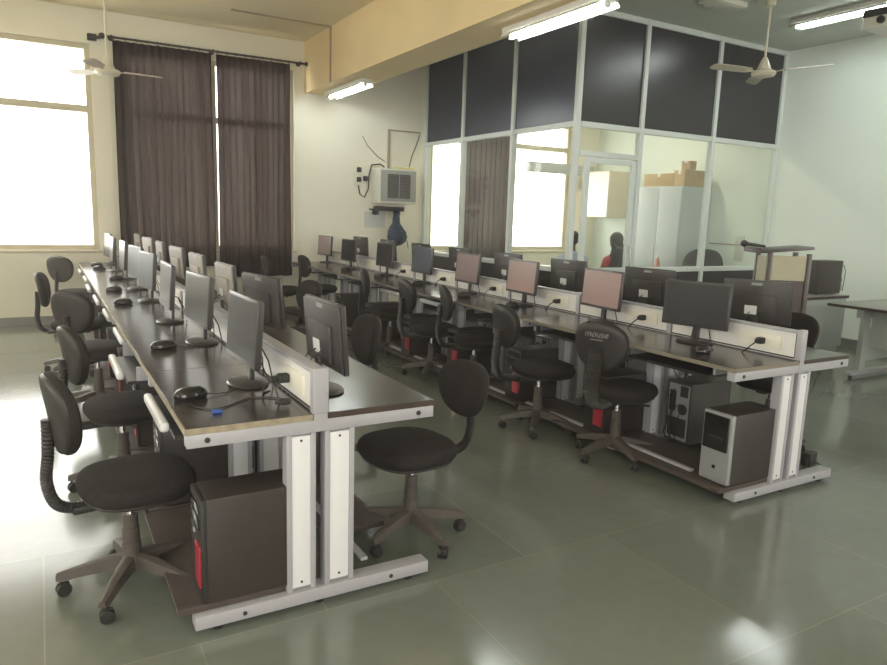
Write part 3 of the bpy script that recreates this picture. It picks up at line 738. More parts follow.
# ------------------------------------------------------------------ ceiling fittings
def tube_light(loc, L, label, rz=0):
    root = empty('tube_light', loc, rz)   # length along Y, origin at the fixing surface
    b = MB(); b.box(-.075, .075, 0, L, -.05, -.001, .008); b.build('fixture_housing', 'tubehousing', root)
    b = MB(); b.tube([(0, .05, -.072), (0, L-.05, -.072)], .016, 14); b.build('tube', 'tube', root)
    for y in (.02, L-.05):
        b = MB(); b.box(-.02, .02, y, y+.03, -.092, -.0495, .004); b.build('lamp_holder', 'tubehousing', root)
    b = MB(); b.rings([[(-.074, .01, -.051), (-.074, L-.01, -.051)], [(-.10, .01, -.085), (-.10, L-.01, -.085)]], close=False, cap=False)
    b.rings([[(.074, .01, -.051), (.074, L-.01, -.051)], [(.10, .01, -.085), (.10, L-.01, -.085)]], close=False, cap=False); b.build('reflector', 'tubehousing', root)
    return tag(root, label, 'tube light', 'fluorescent tube lights')
tube_light((3.50, 8.05, 3.054), 1.25, 'lit tube light under the beam beside the curtain, farther from the camera')
tube_light((3.58, 3.95, 3.054), 1.25, 'brightest lit tube light under the beam in front of the dark cabin panels')
tube_light((7.42, 3.95, ZC), 1.25, 'lit tube light on the ceiling near the right wall')
tube_light((-1.2, .2, ZC), 1.25, 'tube light on the ceiling over the left aisle')  # added out of view to brighten the room
tube_light((6.3, .6, ZC), 1.25, 'tube light on the ceiling behind the projector')  # second unseen tube, added to lift the right side
lb = empty('ceiling_light_box', (6.25, 5.18, ZC))
b = MB(); b.box(-.26, .20, -.12, .12, -.05, -.001, .008); b.build('box_body', 'ac', lb); b = MB(); b.box(-.23, .17, -.09, .09, -.054, -.0495, .002); b.build('diffuser', 'paper', lb)
tag(lb, 'unlit grey rectangular light box on the ceiling above the cabin front', 'ceiling light')

def fan(loc, rod, angs, label, L=.56):
    root = empty('ceiling_fan', loc)
    b = MB(); b.tube([(0, 0, .10), (0, 0, rod)], .011, 10); b.build('down_rod', 'fan', root)
    b = MB(); b.lathe([(.001, rod-.10), (.05, rod-.09), (.055, rod-.002), (.001, rod-.001)], n=18); b.build('ceiling_canopy', 'fan', root)
    b = MB(); b.lathe([(.001, -.055), (.05, -.055), (.10, -.045), (.12, -.02), (.115, .0), (.07, .02), (.055, .06), (.035, .11), (.018, .14), (.001, .145)], n=28); b.build('motor', 'fan', root)
    for a in angs:
        m_ = RZ(a) @ RX(14); b = MB()
        rings = [[m_ @ Vector((r, -w, -.002)), m_ @ Vector((r, w, -.002)), m_ @ Vector((r, w, .003)), m_ @ Vector((r, -w, .003))] for r, w in ((.16, .03), (.19, .05), (.3, .058), (L-.05, .062), (L, .05), (L+.015, .02))]
        b.rings(rings); bl = b.build('blade', 'fanblade', root)
        b = MB(); b.box(.09, .22, -.016, .016, -.008, -.003, .002, mtx=m_); b.build('blade_bracket', 'fan', bl)
    return tag(root, label, 'ceiling fan', 'cream ceiling fans')
fan((6.46, 4.80, 3.0), ZC-3.0, (168, -72, 48), 'cream three bladed ceiling fan in front of the dark cabin panels', L=.62)
fan((.66, 7.9, 2.77), ZC-2.77, (6, 126, 246), 'pale ceiling fan hanging between the bright window and the curtain', L=.50)

# projector
pj = empty('projector', (7.22, 4.02, 3.42), R(6))
b = MB(); b.box(-.20, .26, -.17, .17, -.06, .05, .02, seg=3); b.build('body', 'ac', pj)
b = MB(); b.box(-.205, .265, -.175, .175, .045, .12, .012); b.build('top_cover', 'plastic', pj)
b = MB(); b.lathe([(.001, 0), (.035, 0), (.035, .03), (.025, .035), (.001, .03)], mtx=T((-.20, 0, 0)) @ RY(-90), n=18); b.build('lens', 'glossblack', pj)
b = MB(); b.tube([(0, 0, .11), (0, 0, ZC-3.42)], .02, 12); b.lathe([(.001, ZC-3.43), (.07, ZC-3.43), (.07, ZC-3.421), (.001, ZC-3.421)], n=18); b.build('ceiling_mount', 'plastic', pj)
tag(pj, 'dark topped projector hanging from the ceiling near the right edge', 'projector')

# conduit along ceiling and beam
b = MB(); b.box(2.04, 3.253, 8.58, 8.60, ZC-.018, ZC-.001); b.box(3.235, 3.2545, 8.58, 8.60, 3.06, ZC-.019); tag(b.build('conduit', 'conduit', smooth=False), 'thin beige cable conduit crossing the ceiling and down the beam face', 'conduit')

# ------------------------------------------------------------------ air conditioner and things on the back wall
yw = YW
ac = empty('air_conditioner', (4.27, yw, 1.60))
b = MB(); b.box(0, .60, -.30, -.001, 0, .50, .012); b.build('ac_body', 'ac', ac)
b = MB(); b.box(.015, .585, -.312, -.299, .03, .475, .006); f = b.build('front_frame', 'acgrey', ac)
b = MB(); b.box(.12, .49, -.316, -.311, .075, .42, .003); g = b.build('grille', 'acdark', f)
b = MB()
for i in range(13): b.box(.13, .48, -.3185, -.3155, .085+.026*i, .088+.026*i)
b.box(.30, .31, -.321, -.315, .085, .42); b.build('louvre', 'acgrey', g)
tag(ac, 'boxy beige window air conditioner mounted on the back wall beside the cabin', 'air conditioner')
b = MB(); b.cushion(.17, .08, .03, T((4.74, yw-.15, 2.119)), ex=2.2, n=24); tag(b.build('folded_cloth', 'yellowcloth'), 'yellow folded cloth lying on top of the air conditioner', 'cloth')
b = MB(); b.box(4.52, 4.55, yw-.03, yw-.0005, 2.11, 2.68, .003); b.box(4.5505, 5.06, yw-.025, yw-.0005, 2.66, 2.68, .003); tag(b.build('conduit', 'conduit'), 'pale conduit rising from the air conditioner and turning towards the cabin', 'conduit')
b = MB(); b.tube([(5.05, yw-.02, 2.64), (5.0, yw-.02, 2.5), (4.92, yw-.03, 2.32), (4.86, yw-.05, 2.13)], .006, 6); tag(b.build('cord', 'cable'), 'dark cord slanting down from the conduit end to the air conditioner top', 'cord')
b = MB(); b.tube([(4.46, yw-.04, 2.13), (4.40, yw-.03, 2.17), (4.26, yw-.03, 2.15), (4.22, yw-.03, 2.0), (4.21, yw-.03, 1.8), (4.15, yw-.03, 1.68), (4.08, yw-.03, 1.72), (4.05, yw-.03, 1.85)], .010, 8); tag(b.build('cord', 'cable'), 'thick black power cord looping from air conditioner to wall sockets', 'cord')
b = MB(); b.tube([(4.5, yw-.01, 2.2), (4.36, yw-.01, 2.28), (4.2, yw-.01, 2.42), (4.12, yw-.01, 2.55)], .004, 6); tag(b.build('cord', 'cable'), 'thin stray wire curving up the wall left of the conduit', 'cord')
sk = empty('wall_socket', (4.09, yw, 1.93))
b = MB(); b.box(-.10, .14, -.012, -.0005, -.09, .20, .004); b.build('socket_plate', 'backwall', sk)
for x, z in ((-.03, .14), (.07, .02), (-.03, .0)):
    b = MB(); b.box(x-.03, x+.03, -.06, -.0125, z-.035, z+.035, .01); b.build('plug_top', 'gasket', sk)
tag(sk, 'wall socket plate with three black plugs left of the air conditioner', 'socket')
sh = empty('wall_bracket_shelf', (4.24, yw, 1.52))
b = MB(); b.box(0, .50, -.16, -.001, -.02, .0, .003); b.box(.0, .50, -.165, -.155, -.03, .035, .003); b.box(.05, .09, -.15, -.001, -.09, -.02, .003); b.box(.40, .44, -.15, -.001, -.09, -.02, .003); b.build('shelf_board', 'plastic', sh)
tag(sh, 'small dark wall shelf under the air conditioner', 'shelf')
b = MB(); b.box(4.30, 4.44, yw-.14, yw-.05, 1.5205, 1.56, .008); tag(b.build('network_box', 'plastic'), 'small black network box on the wall shelf', 'box')
b = MB(); b.box(4.17, 4.50, yw-.006, yw-.0005, 1.24, 1.47); tag(b.build('paper_notice', 'paper', smooth=False), 'blank pale sheet fixed to the wall below the dark shelf', 'notice')
bg = empty('hanging_bag', (4.60, yw-.20, 1.47))
b = MB(); rings = []
for z, w, d in ((-.0, .035, .02), (-.10, .05, .03), (-.20, .055, .035), (-.26, .09, .05), (-.36, .14, .07), (-.46, .155, .08), (-.55, .13, .07), (-.61, .07, .04), (-.63, .01, .01)):
    rings.append([(.012*sin(7*a+z*20)+(w*(1+.12*sin(3*a+z*9)))*cos(a), d*(1+.15*sin(4*a+z*13))*sin(a), z) for a in [2*pi*k/28 for k in range(28)]])
b.rings(rings); b.build('bag_body', 'bag', bg)
b = MB(); b.tube([(-.03, -.01, 0), (-.05, -.0, .03), (-.01, .02, .055), (.03, 0, .03), (.03, -.01, -.01)], .012, 8); b.build('bag_strap', 'bag', bg)
b = MB(); b.tube([(.10, -.03, -.40), (.17, -.03, -.55), (.19, -.03, -.68)], .006, 6); b.build('loose_strap', 'bag', bg)
bg.scale = (1.0, 1.0, .78)
tag(bg, 'dark blue cloth bag hanging below the air conditioner', 'bag')

# ------------------------------------------------------------------ lectern, tables on the right
lc = empty('lectern', (5.90, 3.98, 0), R(-35))
w, dpt = .17, .15
b = MB()
for sx in (-1, 1):
    for sy in (-1, 1): b.box(sx*w-.02, sx*w+.02, sy*dpt-.02, sy*dpt+.02, 0.001, 1.225, .003)
b.box(-w, w, -dpt, dpt, .02, .06); b.build('frame_post', 'darkwood', lc)
b = MB(); b.box(-w+.02, w-.02, -dpt-.008, -dpt+.004, .06, .98); b.build('lower_panel', 'darkwood', lc, smooth=False)
b = MB(); b.box(-w+.021, w-.021, -dpt-.010, -dpt+.004, .981, 1.20); b.build('front_panel', 'lectcream', lc, smooth=False)
b = MB(); b.box(-w-.010, -w+.004, -dpt+.021, dpt-.021, .40, 1.19); b.box(w-.004, w+.010, -dpt+.021, dpt-.021, .10, 1.19); b.build('side_panel', 'lectcream', lc, smooth=False)
b = MB(); b.box(-.28, .19, -.20, .22, 0, .025, .003, mtx=T((0, 0, 1.245)) @ RY(-6)); b.box(-.28, -.265, -.20, .22, .025, .05, .002, mtx=T((0, 0, 1.245)) @ RY(-6)); b.build('reading_top', 'darkwood', lc)
tag(lc, 'dark veneered lectern with cream panels and sloping top behind the right row', 'lectern')
mc = empty('microphone', (5.66, 4.10, 1.262), R(150))
b = MB(); b.tube([(-.08, 0, .0), (0, 0, .01), (.09, 0, .02)], [.012, .014, .016], 12); b.build('mic_handle', 'plastic', mc)
b = MB(); b.lathe([(.001, -.03), (.02, -.022), (.032, 0), (.028, .02), (.012, .035), (.001, .037)], mtx=T((.11, 0, .022)) @ RY(90), n=16); b.build('mic_head', 'cable', mc)
mc.location = (5.70, 4.12, 1.262+.012)
tag(mc, 'black microphone lying on the low edge of the lectern top', 'microphone')

t1 = empty('side_table', (6.35, 4.22, 0))
b = MB(); b.box(0, 1.12, 0, .58, .725, .75, .003); b.build('tabletop', 'desktopgrey', t1)
b = MB(); b.box(.02, 1.10, .012, .03, .20, .724); b.build('modesty_panel', 'greypanel', t1, smooth=False)
for xx in (.03, 1.05):
    b = MB(); b.box(xx, xx+.04, .04, .54, .001, .724, .003); b.build('leg', 'greypanel', t1)
b = MB(); b.box(0, 1.12, -.004, 0, .722, .752); b.build('edge_band', 'darkwood', t1, smooth=False)
tag(t1, 'grey office table with modesty panel standing by the right wall behind the lectern', 'table')
tb = empty('computer_tower', (7.11, 4.36, .7505))
b = MB(); b.box(0, .42, 0, .19, .006, .36, .006); b.build('case', 'tower', tb)
b = MB(); b.box(.42, .435, .005, .185, .01, .355, .002); r = b.build('rear_panel', 'silver', tb)
b = MB(); b.box(.434, .44, .03, .09, .25, .33); b.box(.434, .44, .02, .15, .05, .12); b.lathe([(.001, 0), (.035, 0), (.035, .004), (.001, .004)], mtx=T((.434, .12, .2)) @ RY(90), n=14)
b.build('port_block', 'gasket', r)
b = MB()
for i, (y, z) in enumerate(((.03, .30), (.06, .22), (.09, .14), (.05, .08))): b.tube([(.435, y, z), (.475, y-.01, z+.01), (.50, y-.02, z-.06), (.485, y-.02, .03+.02*i)], .004, 6)
b.build('cable', 'cable', tb)
for x in (.04, .36):
    b = MB(); b.box(x, x+.03, .02, .17, 0, .0065); b.build('rubber_foot', 'gasket', tb, smooth=False)
tag(tb, 'black desktop computer case with cabled rear on the table beside the right wall', 'computer tower')
b = MB(); b.box(6.62, 6.98, 4.40, 4.55, .7505, .775, .005); tag(b.build('keyboard', 'plastic'), 'black keyboard lying flat beside the computer case on the right table', 'keyboard')

t2 = empty('office_table', (6.50, 2.30, 0))
b = MB(); b.box(0, 1.22, 0, 1.56, .727, .75, .003); b.build('tabletop', 'desktopgrey', t2)
b = MB(); b.box(-.003, 1.22, 1.56, 1.563, .725, .751); b.box(-.004, 0, 0, 1.563, .725, .751); b.build('edge_band', 'darkwood', t2, smooth=False)
for yy, zz in ((1.44, 0), (.14, 0)):
    b = MB(); b.box(.46, .56, yy, yy+.05, .065, .60, .004); l = b.build('leg', 'greypanel', t2)
    b = MB(); b.box(.44, 1.22, yy-.012, yy-.001, .17, .50); b.box(.40, 1.22, yy-.01, yy+.06, .60, .726); b.build('end_panel', 'greypanel', l, smooth=False)
    b = MB(); b.box(.32, 1.22, yy-.01, yy+.06, .03, .066, .006); b.build('foot_rail', 'alu', l)
    b = MB()
    for xx in (.36, 1.16): b.lathe([(.001, -.012), (.022, -.012), (.022, .012), (.001, .012)], mtx=T((xx, yy+.02, .022)) @ RX(90), n=14)
    b.build('caster', 'gasket', l)
b = MB(); b.box(.58, .595, .19, 1.44, .30, .726); b.build('modesty_panel', 'greypanel', t2, smooth=False)
tag(t2, 'grey office table on castored foot at the right edge, nearer the camera', 'table')
b = MB(); b.tube([(7.55, 3.78, .757), (7.57, 3.76, .85), (7.60, 3.74, 1.0)], .008, 8); b.lathe([(.001, 0), (.05, 0), (.05, .006), (.001, .008)], (7.55, 3.78, .7505), 14); tag(b.build('antenna', 'fan'), 'thin upright antenna standing on the table at the right edge', 'antenna')
b = MB(); b.box(7.36, 7.62, 3.40, 3.60, .7505, .80, .006, mtx=None); tag(b.build('paper_packet', 'yellowcloth'), 'yellowish packet lying on the table at the right edge', 'packet')
b = MB(); b.tube([(6.60, 4.215, .70), (6.57, 4.10, .55), (6.56, 4.0, .35), (6.62, 3.98, .15), (6.72, 4.0, .012), (6.9, 4.08, .008)], .006, 6); tag(b.build('cord', 'cable'), 'thin cord drooping to the floor between the two right hand tables', 'cord')

# ------------------------------------------------------------------ inside the cabin
cp = empty('steel_cupboard', (8.04, 7.10, 0))
b = MB(); b.box(0, .60, 0, .86, .06, 1.98, .006); b.build('carcass', 'cupboard', cp)
for y0, y1 in ((.01, .427), (.433, .85)):
    b = MB(); b.box(-.012, -.001, y0, y1, .09, 1.96, .004); d = b.build('cupboard_door', 'cupboard', cp)
    hy = .40 if y0 < .2 else .455
    b = MB(); b.tube([(-.012, hy, 1.0), (-.035, hy, 1.01), (-.035, hy, 1.11), (-.012, hy, 1.12)], .006, 8); b.build('cupboard_handle', 'chrome', d)
b = MB()
for xx in (.05, .55):
    for yy in (.06, .80): b.box(xx-.02, xx+.02, yy-.02, yy+.02, 0, .06)
b.build('foot', 'gasket', cp, smooth=False)
tag(cp, 'tall pale grey steel cupboard inside the cabin against the right wall', 'cupboard')
def carton(x, y, z, w, d, h, rz, label):
    r = empty('carton', (x, y, z), R(rz))
    b = MB(); b.box(-w/2, w/2, -d/2, d/2, 0, h, .004); b.build('carton_body', 'carton', r)
    b = MB(); b.box(-w/2-.001, w/2+.001, -.025, .025, h*.75, h+.0012); b.build('packing_tape', 'sticker', r, smooth=False)
    b = MB(); b.box(-w/2+.01, w/2-.01, d/2-.001, d/2+.05, h-.004, h-.001, mtx=None); b.build('carton_flap', 'carton', r, smooth=False)
    tag(r, label, 'carton', 'cartons on top of the cupboard')
carton(8.30, 7.63, 1.981, .42, .56, .19, 3, 'long brown cardboard carton on the left of the cupboard top')
carton(8.31, 7.22, 1.981, .42, .22, .23, -6, 'brown cardboard carton on the right of the cupboard top')
carton(8.26, 7.22, 2.224, .16, .14, .12, 8, 'smallest cardboard box stacked on the other cupboard cartons')
wc = empty('wall_cabinet', (8.15, 8.74, 1.50))
b = MB(); b.box(0, .509, 0, .50, 0, .76, .004); b.build('carcass', 'cabinetcream', wc)
b = MB(); b.box(.01, .505, -.014, -.001, .01, .75, .004); d = b.build('cabinet_door', 'cabinetcream', wc); b = MB(); b.lathe([(.001, 0), (.012, 0), (.009, .02), (.001, .022)], mtx=T((.05, -.014, .12)) @ RX(90), n=10); b.build('knob', 'chrome', d)
b = MB(); b.box(-.006, -.001, .01, .49, .01, .75); b.build('side_panel', 'sticker', wc, smooth=False)
tag(wc, 'cream wall cabinet hung high in the far corner of the cabin', 'cabinet')
ct = empty('cabin_table', (6.38, 7.22, 0))
b = MB(); b.box(0, 1.45, 0, .55, .735, .76, .004); b.build('tabletop', 'sticker', ct)
for xx in (.03, 1.38):
    b = MB(); b.box(xx, xx+.04, .03, .52, .001, .734, .003); b.build('leg', 'greypanel', ct)
tag(ct, 'white topped table inside the cabin behind the glass', 'table')
bt = empty('bottle', (7.86, 7.30, .7605))
b = MB(); b.lathe([(.001, 0), (.035, .0), (.038, .01), (.038, .11), (.03, .14), (.014, .165), (.014, .18), (.001, .18)], n=18); b.build('bottle_body', 'pinkbottle', bt)
b = MB(); b.lathe([(.001, .18), (.017, .18), (.017, .205), (.001, .207)], n=14); b.build('bottle_cap', 'sticker', bt)
tag(bt, 'small pinkish bottle with white cap on the cabin table', 'bottle')
b = MB(); b.box(8.645, 8.6595, 6.45, 6.60, .95, 1.30, .003); tag(b.build('wall_vent', 'paper'), 'narrow grey wall grille inside the cabin near its right end', 'grille')
b = MB(); b.box(8.64, 8.6595, 6.20, 7.05, 1.16, 1.18, .002); tag(b.build('conduit', 'conduit'), 'horizontal conduit on the cabin wall right of the cupboard', 'conduit')
b = MB(); b.box(6.98, 8.36, YW-.26, YW-.13, 2.20, 2.37, .03, seg=4); tag(b.build('pelmet_box', 'greypanel'), 'grey rounded pelmet box across the bright cabin window', 'pelmet')
# cabin chairs
c1 = dup(ch, (6.55, 6.62, .0), R(200)); tag(c1, 'black office chair back just inside the cabin door', 'chair', 'office chairs inside the cabin')
c2 = dup(ch, (6.605, 6.83, .0), R(93)); tag(c2, 'black office chair carrying the person with long black hair', 'chair', 'office chairs inside the cabin')
c3 = dup(ch, (6.045, 7.065, .0), R(72)); tag(c3, 'black office chair carrying the person in the pale shirt', 'chair', 'office chairs inside the cabin')
c1.location = (6.0, 6.50, 0)
ec = empty('executive_chair', (7.95, 6.62, 0), R(52))
b = MB(); b.cushion(.25, .25, .10, T((0, 0, .46)), ex=3, n=40); b.build('seat', 'fabric', ec)
b = MB(); b.cushion(.275, .34, .10, T((-.24, 0, .78)) @ RY(-6) @ Matrix(((0, 0, 1, 0), (1, 0, 0, 0), (0, 1, 0, 0), (0, 0, 0, 1))), ex=2.8, n=44, bow=.03); b.build('backrest', 'fabric', ec)
for s in (-1, 1):
    b = MB(); b.tube([(-.15, s*.27, .47), (-.14, s*.285, .62), (.0, s*.29, .66), (.14, s*.285, .65), (.15, s*.27, .50), (.12, s*.22, .43)], .018, 8); b.build('armrest', 'plastic', ec)
b = MB(); b.lathe([(.001, .12), (.03, .12), (.03, .28), (.018, .28), (.018, .42), (.001, .42)], n=16); b.build('gas_lift', 'chrome', ec)
b = MB()
for q in range(5):
    m_ = RZ(72*q); b.tube([m_ @ Vector((0, 0, .12)), m_ @ Vector((.15, 0, .09)), m_ @ Vector((.27, 0, .06))], [.028, .02, .015], 8)
    b.lathe([(.001, -.02), (.027, -.02), (.027, .02), (.001, .02)], mtx=m_ @ T((.27, 0, .0275)) @ RX(90), n=14)
b.build('star_base', 'plastic', ec)
tag(ec, 'wide black executive chair seen through the right cabin glass', 'chair')

# people: one continuous body each, clothing and hair as children
def skin_obj(name, verts, edges, radii, m_, parent=None, sub=2, root=0, voxel=.009):
    """limbs as overlapping tapered segments fused into one continuous surface"""
    rad = [r if isinstance(r, tuple) else (r, r) for r in radii]; PV, PF = [], []
    U, W_ = 14, 8
    def ball(c, rx_, ry_, rz2):
        b0 = len(PV); PV.append((c[0], c[1], c[2]+rz2))
        for j in range(1, W_):
            ph = pi*j/W_
            for i in range(U): PV.append((c[0]+rx_*sin(ph)*cos(2*pi*i/U), c[1]+ry_*sin(ph)*sin(2*pi*i/U), c[2]+rz2*cos(ph)))
        PV.append((c[0], c[1], c[2]-rz2)); last = len(PV)-1
        for i in range(U):
            k = (i+1) % U; PF.append((b0, b0+1+i, b0+1+k)); PF.append((last, last-U+k, last-U+i))
            for j in range(W_-2): PF.append((b0+1+j*U+i, b0+1+(j+1)*U+i, b0+1+(j+1)*U+k, b0+1+j*U+k))
    for a, b_ in edges:
        A, B = Vector(verts[a]), Vector(verts[b_]); n = max(2, int((B-A).length/(.8*min(min(rad[a]), min(rad[b_])))))
        for k in range(n+1):
            t = k/n; c = A.lerp(B, t); r0 = rad[a][0]*(1-t)+rad[b_][0]*t; r1 = rad[a][1]*(1-t)+rad[b_][1]*t
            ball(c, r0, r1, min(r0, r1))
    me = bpy.data.meshes.new(name); me.from_pydata(PV, [], PF); me.update()
    o = bpy.data.objects.new(name, me); COL.objects.link(o); o.parent = parent
    if voxel: fuse(o, voxel, m_)
    return o
def fuse(o, voxel, m_):
    rm = o.modifiers.new('remesh', 'REMESH'); rm.mode = 'VOXEL'; rm.voxel_size = voxel; rm.use_smooth_shade = True
    sm = o.modifiers.new('smooth', 'SMOOTH'); sm.factor = .5; sm.iterations = 3
    dg = bpy.context.evaluated_depsgraph_get(); dg.update(); me = bpy.data.meshes.new_from_object(o.evaluated_get(dg)); o.modifiers.clear(); o.data = me
    me.materials.clear(); me.materials.append(M[m_]); me.polygons.foreach_set('use_smooth', [True]*len(me.polygons))
def person(loc, rz, label, shirt, longhair):
    # seated, faces +X; hips at z .50
    V = [(0, 0, .52), (0, 0, .66), (.01, 0, .82), (.01, 0, .96), (.02, 0, 1.03), (.03, 0, 1.15)]
    E = [(0, 1), (1, 2), (2, 3), (3, 4), (4, 5)]; Rr = [(.12, .15), (.10, .125), (.105, .14), (.085, .12), (.045, .045), (.042, .042)]
    HB, HS = [], []
    for s in (-1, 1):
        i = len(V)
        V += [(.01, s*.165, .94), (.06, s*.20, .74), (.27, s*.15, .69), (.33, s*.14, .69), (.36, s*.14, .685)]; Rr += [.048, .038, .028, .022, (.032, .018)]
        E += [(3, i), (i, i+1), (i+1, i+2), (i+2, i+3), (i+3, i+4)]
        for f_, (dy, ln) in enumerate(((-.024, .055), (-.008, .064), (.008, .060), (.022, .048))):
            j = len(V); V += [(.385, s*.14+dy, .683), (.385+ln*.5, s*.14+dy*1.1, .680), (.385+ln, s*.14+dy*1.1, .668)]; Rr += [.0115, .0105, .009]
            E += [(i+4, j), (j, j+1), (j+1, j+2)]
        j = len(V); V += [(.355, s*.14-s*.035, .683), (.385, s*.14-s*.052, .678)]; Rr += [.0125, .0105]; E += [(i+4, j), (j, j+1)]
        i = len(V)
        V += [(.04, s*.09, .50), (.40, s*.11, .50), (.41, s*.11, .26), (.40, s*.11, .08), (.47, s*.115, .035), (.53, s*.12, .03)]; Rr += [.085, .06, .05, .036, .036, .026]
        E += [(0, i), (i, i+1), (i+1, i+2), (i+2, i+3), (i+3, i+4), (i+4, i+5)]
    body = skin_obj('person', V, E, Rr, 'skin', voxel=None)
    # head, nose, ears, joined and remeshed into the same surface
    bm = bmesh.new(); bm.from_mesh(body.data)
    def ell(c, r):
        q = bmesh.ops.create_uvsphere(bm, u_segments=24, v_segments=16, radius=1)
        for v in q['verts']: v.co = Vector((c[0]+v.co.x*r[0], c[1]+v.co.y*r[1], c[2]+v.co.z*r[2]))
    ell((.035, 0, 1.215), (.088, .070, .098)); ell((.06, 0, 1.165), (.058, .05, .055)); ell((.126, 0, 1.195), (.014, .011, .020)); ell((.112, 0, 1.160), (.012, .022, .007))
    for s in (-1, 1): ell((.03, s*.072, 1.205), (.018, .010, .028)); ell((.108, s*.028, 1.237), (.012, .02, .007))
    bm.to_mesh(body.data); bm.free()
    fuse(body, .0055, 'skin')
    body.location = loc; body.rotation_euler = (0, 0, R(rz))
    # shirt
    V = [(0, 0, .56), (0, 0, .68), (.01, 0, .82), (.01, 0, .955), (.015, 0, 1.0)]; E = [(0, 1), (1, 2), (2, 3), (3, 4)]; Rr = [(.135, .16), (.118, .145), (.122, .155), (.10, .135), (.07, .075)]
    for s in (-1, 1):
        i = len(V); V += [(.01, s*.168, .94), (.05, s*.198, .78), (.10, s*.19, .725)]; Rr += [.064, .056, .052]; E += [(3, i), (i, i+1), (i+1, i+2)]
    skin_obj('shirt', V, E, Rr, shirt, body, sub=2)
    V = [(0, 0, .52), (-.01, 0, .60)]; E = [(0, 1)]; Rr = [(.13, .16), (.125, .15)]
    for s in (-1, 1):
        i = len(V); V += [(.05, s*.09, .50), (.40, s*.11, .50), (.41, s*.11, .28), (.40, s*.11, .10)]; Rr += [.098, .074, .064, .052]; E += [(0, i), (i, i+1), (i+1, i+2), (i+2, i+3)]
    skin_obj('trousers', V, E, Rr, 'trouser', body, sub=2)
    for s in (-1, 1):
        b = MB(); b.cushion(.075, .04, .05, T((.47, s*.118, .027)), n=24, ex=2.4); b.build('shoe', 'gasket', body)
        b = MB(); b.lathe([(.001, 0), (.008, .001), (.001, .003)], mtx=T((.118, s*.028, 1.222)) @ RY(90), n=10); b.build('eye', 'sticker', body)
    b = MB(); rings = []
    n = 28
    for k in range(11):
        ph = k/10*pi*.62; ring = []
        for i in range(n):
            a = 2*pi*i/n; back = (1-cos(a))/2
            p_ = ph*(.62+.55*back); ring.append((.026+.098*sin(p_)*cos(a)-.004, .081*sin(p_)*sin(a), 1.222+.103*cos(p_)))
        rings.append(ring)
    if longhair:
        for k in range(1, 8):
            z = 1.16-.055*k; rings.append([(-.03+(.125+.016*k)*(-.1+cos(a))*.9 if cos(a) < 0 else -.03+.03*cos(a), (.125+.012*k)*sin(a)*(1+.06*sin(9*a+k)), z-.02*cos(a)) for a in [2*pi*i/n for i in range(n)]])
    b.rings(rings, cap=longhair); hr = b.build('hair', 'hair', body)
    if not longhair:
        sd = hr.modifiers.new('solid', 'SOLIDIFY'); sd.thickness = .008
    return tag(body, label, 'person')
person((6.60, 6.84, -.01), 95, 'person with long black hair and a red top seated in the cabin', 'redshirt', True)
person((6.05, 7.08, -.01), 72, 'person with short dark hair in a pale blue shirt seated behind the cabin door', 'shirtblue', False)

# ------------------------------------------------------------------ light
w = bpy.data.worlds.new('world'); SC.world = w; w.use_nodes = True
bgn = w.node_tree.nodes['Background']; bgn.inputs[0].default_value = (1, .982, .945, 1); bgn.inputs[1].default_value = 6.0
def portal(loc, rot, sx, sy):
    l = bpy.data.lights.new('portal', 'AREA'); l.shape = 'RECTANGLE'; l.size = sx; l.size_y = sy; l.cycles.is_portal = True
    o = bpy.data.objects.new('window_portal', l); COL.objects.link(o); o.location = loc; o.rotation_euler = rot
for x0, x1, z0, z1 in WINS: portal(((x0+x1)/2, YW+.2, (z0+z1)/2), (R(-90), 0, 0), x1-x0, z1-z0)
l = bpy.data.lights.new('cabin_fill_light', 'AREA'); l.shape = 'RECTANGLE'; l.size = 1.2; l.size_y = .1; l.energy = 30; l.color = (1, .90, .72)  # unseen fill light without fixture, added to brighten the cabin interior
o = bpy.data.objects.new('cabin_fill_light', l); COL.objects.link(o); o.location = (6.9, 7.9, ZC-.05)
for y0, y1, z0, z1 in LW: portal((XL-.19, (y0+y1)/2, (z0+z1)/2), (R(90), 0, R(-90)), y1-y0, z1-z0)
for x0, x1, z0, z1 in ((-2.5, .5, .9, 3.2), (4.6, 7.2, .9, 3.2)): portal(((x0+x1)/2, YB-.19, (z0+z1)/2), (R(90), 0, 0), x1-x0, z1-z0)

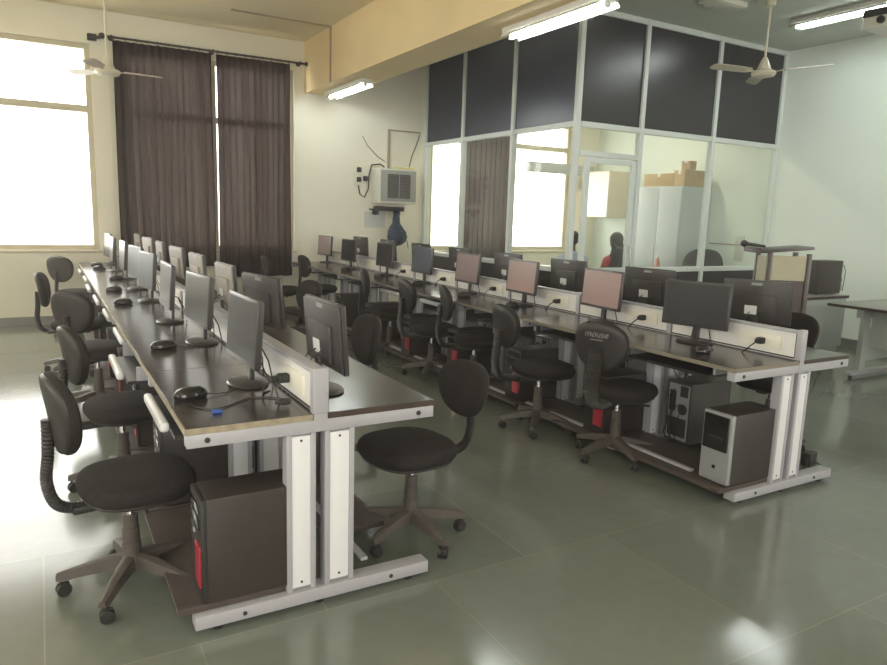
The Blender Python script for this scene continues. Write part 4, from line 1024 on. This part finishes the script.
# thin haze volume added throughout the room
hz = bpy.data.materials.new('room_haze'); hz.use_nodes = True; nt = hz.node_tree; nt.nodes.clear()
vo = nt.nodes.new('ShaderNodeOutputMaterial'); vs = nt.nodes.new('ShaderNodeVolumeScatter'); vs.inputs['Density'].default_value = .009; vs.inputs['Anisotropy'].default_value = .5; vs.inputs['Color'].default_value = (1, .88, .78, 1)
nt.links.new(vs.outputs[0], vo.inputs['Volume']); M['haze'] = hz
b = MB(); b.box(XL-.15, XR+.15, YB-.15, YW+.15, -.05, ZC+.05); hzo = b.build('haze_volume', 'haze', smooth=False); hzo['kind'] = 'stuff'; tag(hzo, 'thin haze filling the air of the whole room', 'haze')

# ------------------------------------------------------------------ camera
cam = bpy.data.cameras.new('camera'); co = bpy.data.objects.new('camera', cam); COL.objects.link(co)
cam.sensor_fit = 'HORIZONTAL'; cam.sensor_width = 36; cam.lens = 691.8/887*36; cam.clip_start = .05; cam.clip_end = 200
yaw, pit, rol = R(-30.194), R(9.745), R(1.824)
def rx(a): return Matrix(((1, 0, 0), (0, cos(a), -sin(a)), (0, sin(a), cos(a))))
def ry(a): return Matrix(((cos(a), 0, sin(a)), (0, 1, 0), (-sin(a), 0, cos(a))))
def rz_(a): return Matrix(((cos(a), -sin(a), 0), (sin(a), cos(a), 0), (0, 0, 1)))
Bm = Matrix(((1, 0, 0), (0, 0, -1), (0, 1, 0)))
Rc = rz_(rol) @ rx(pit) @ ry(yaw) @ Bm          # world -> camera (x right, y down, z forward)
F = Matrix(((1, 0, 0), (0, -1, 0), (0, 0, -1)))
co.matrix_world = T((0, 0, 1.4785)) @ (F @ Rc).transposed().to_4x4()
SC.camera = co

SC.view_settings.view_transform = 'Standard'; SC.view_settings.look = 'None'; SC.view_settings.exposure = .6; SC.view_settings.gamma = 1.03
SC.cycles.use_denoising = True
SC.cycles.max_bounces = 10; SC.cycles.diffuse_bounces = 5; SC.cycles.glossy_bounces = 4; SC.cycles.transparent_max_bounces = 12
SC.cycles.sample_clamp_indirect = 6
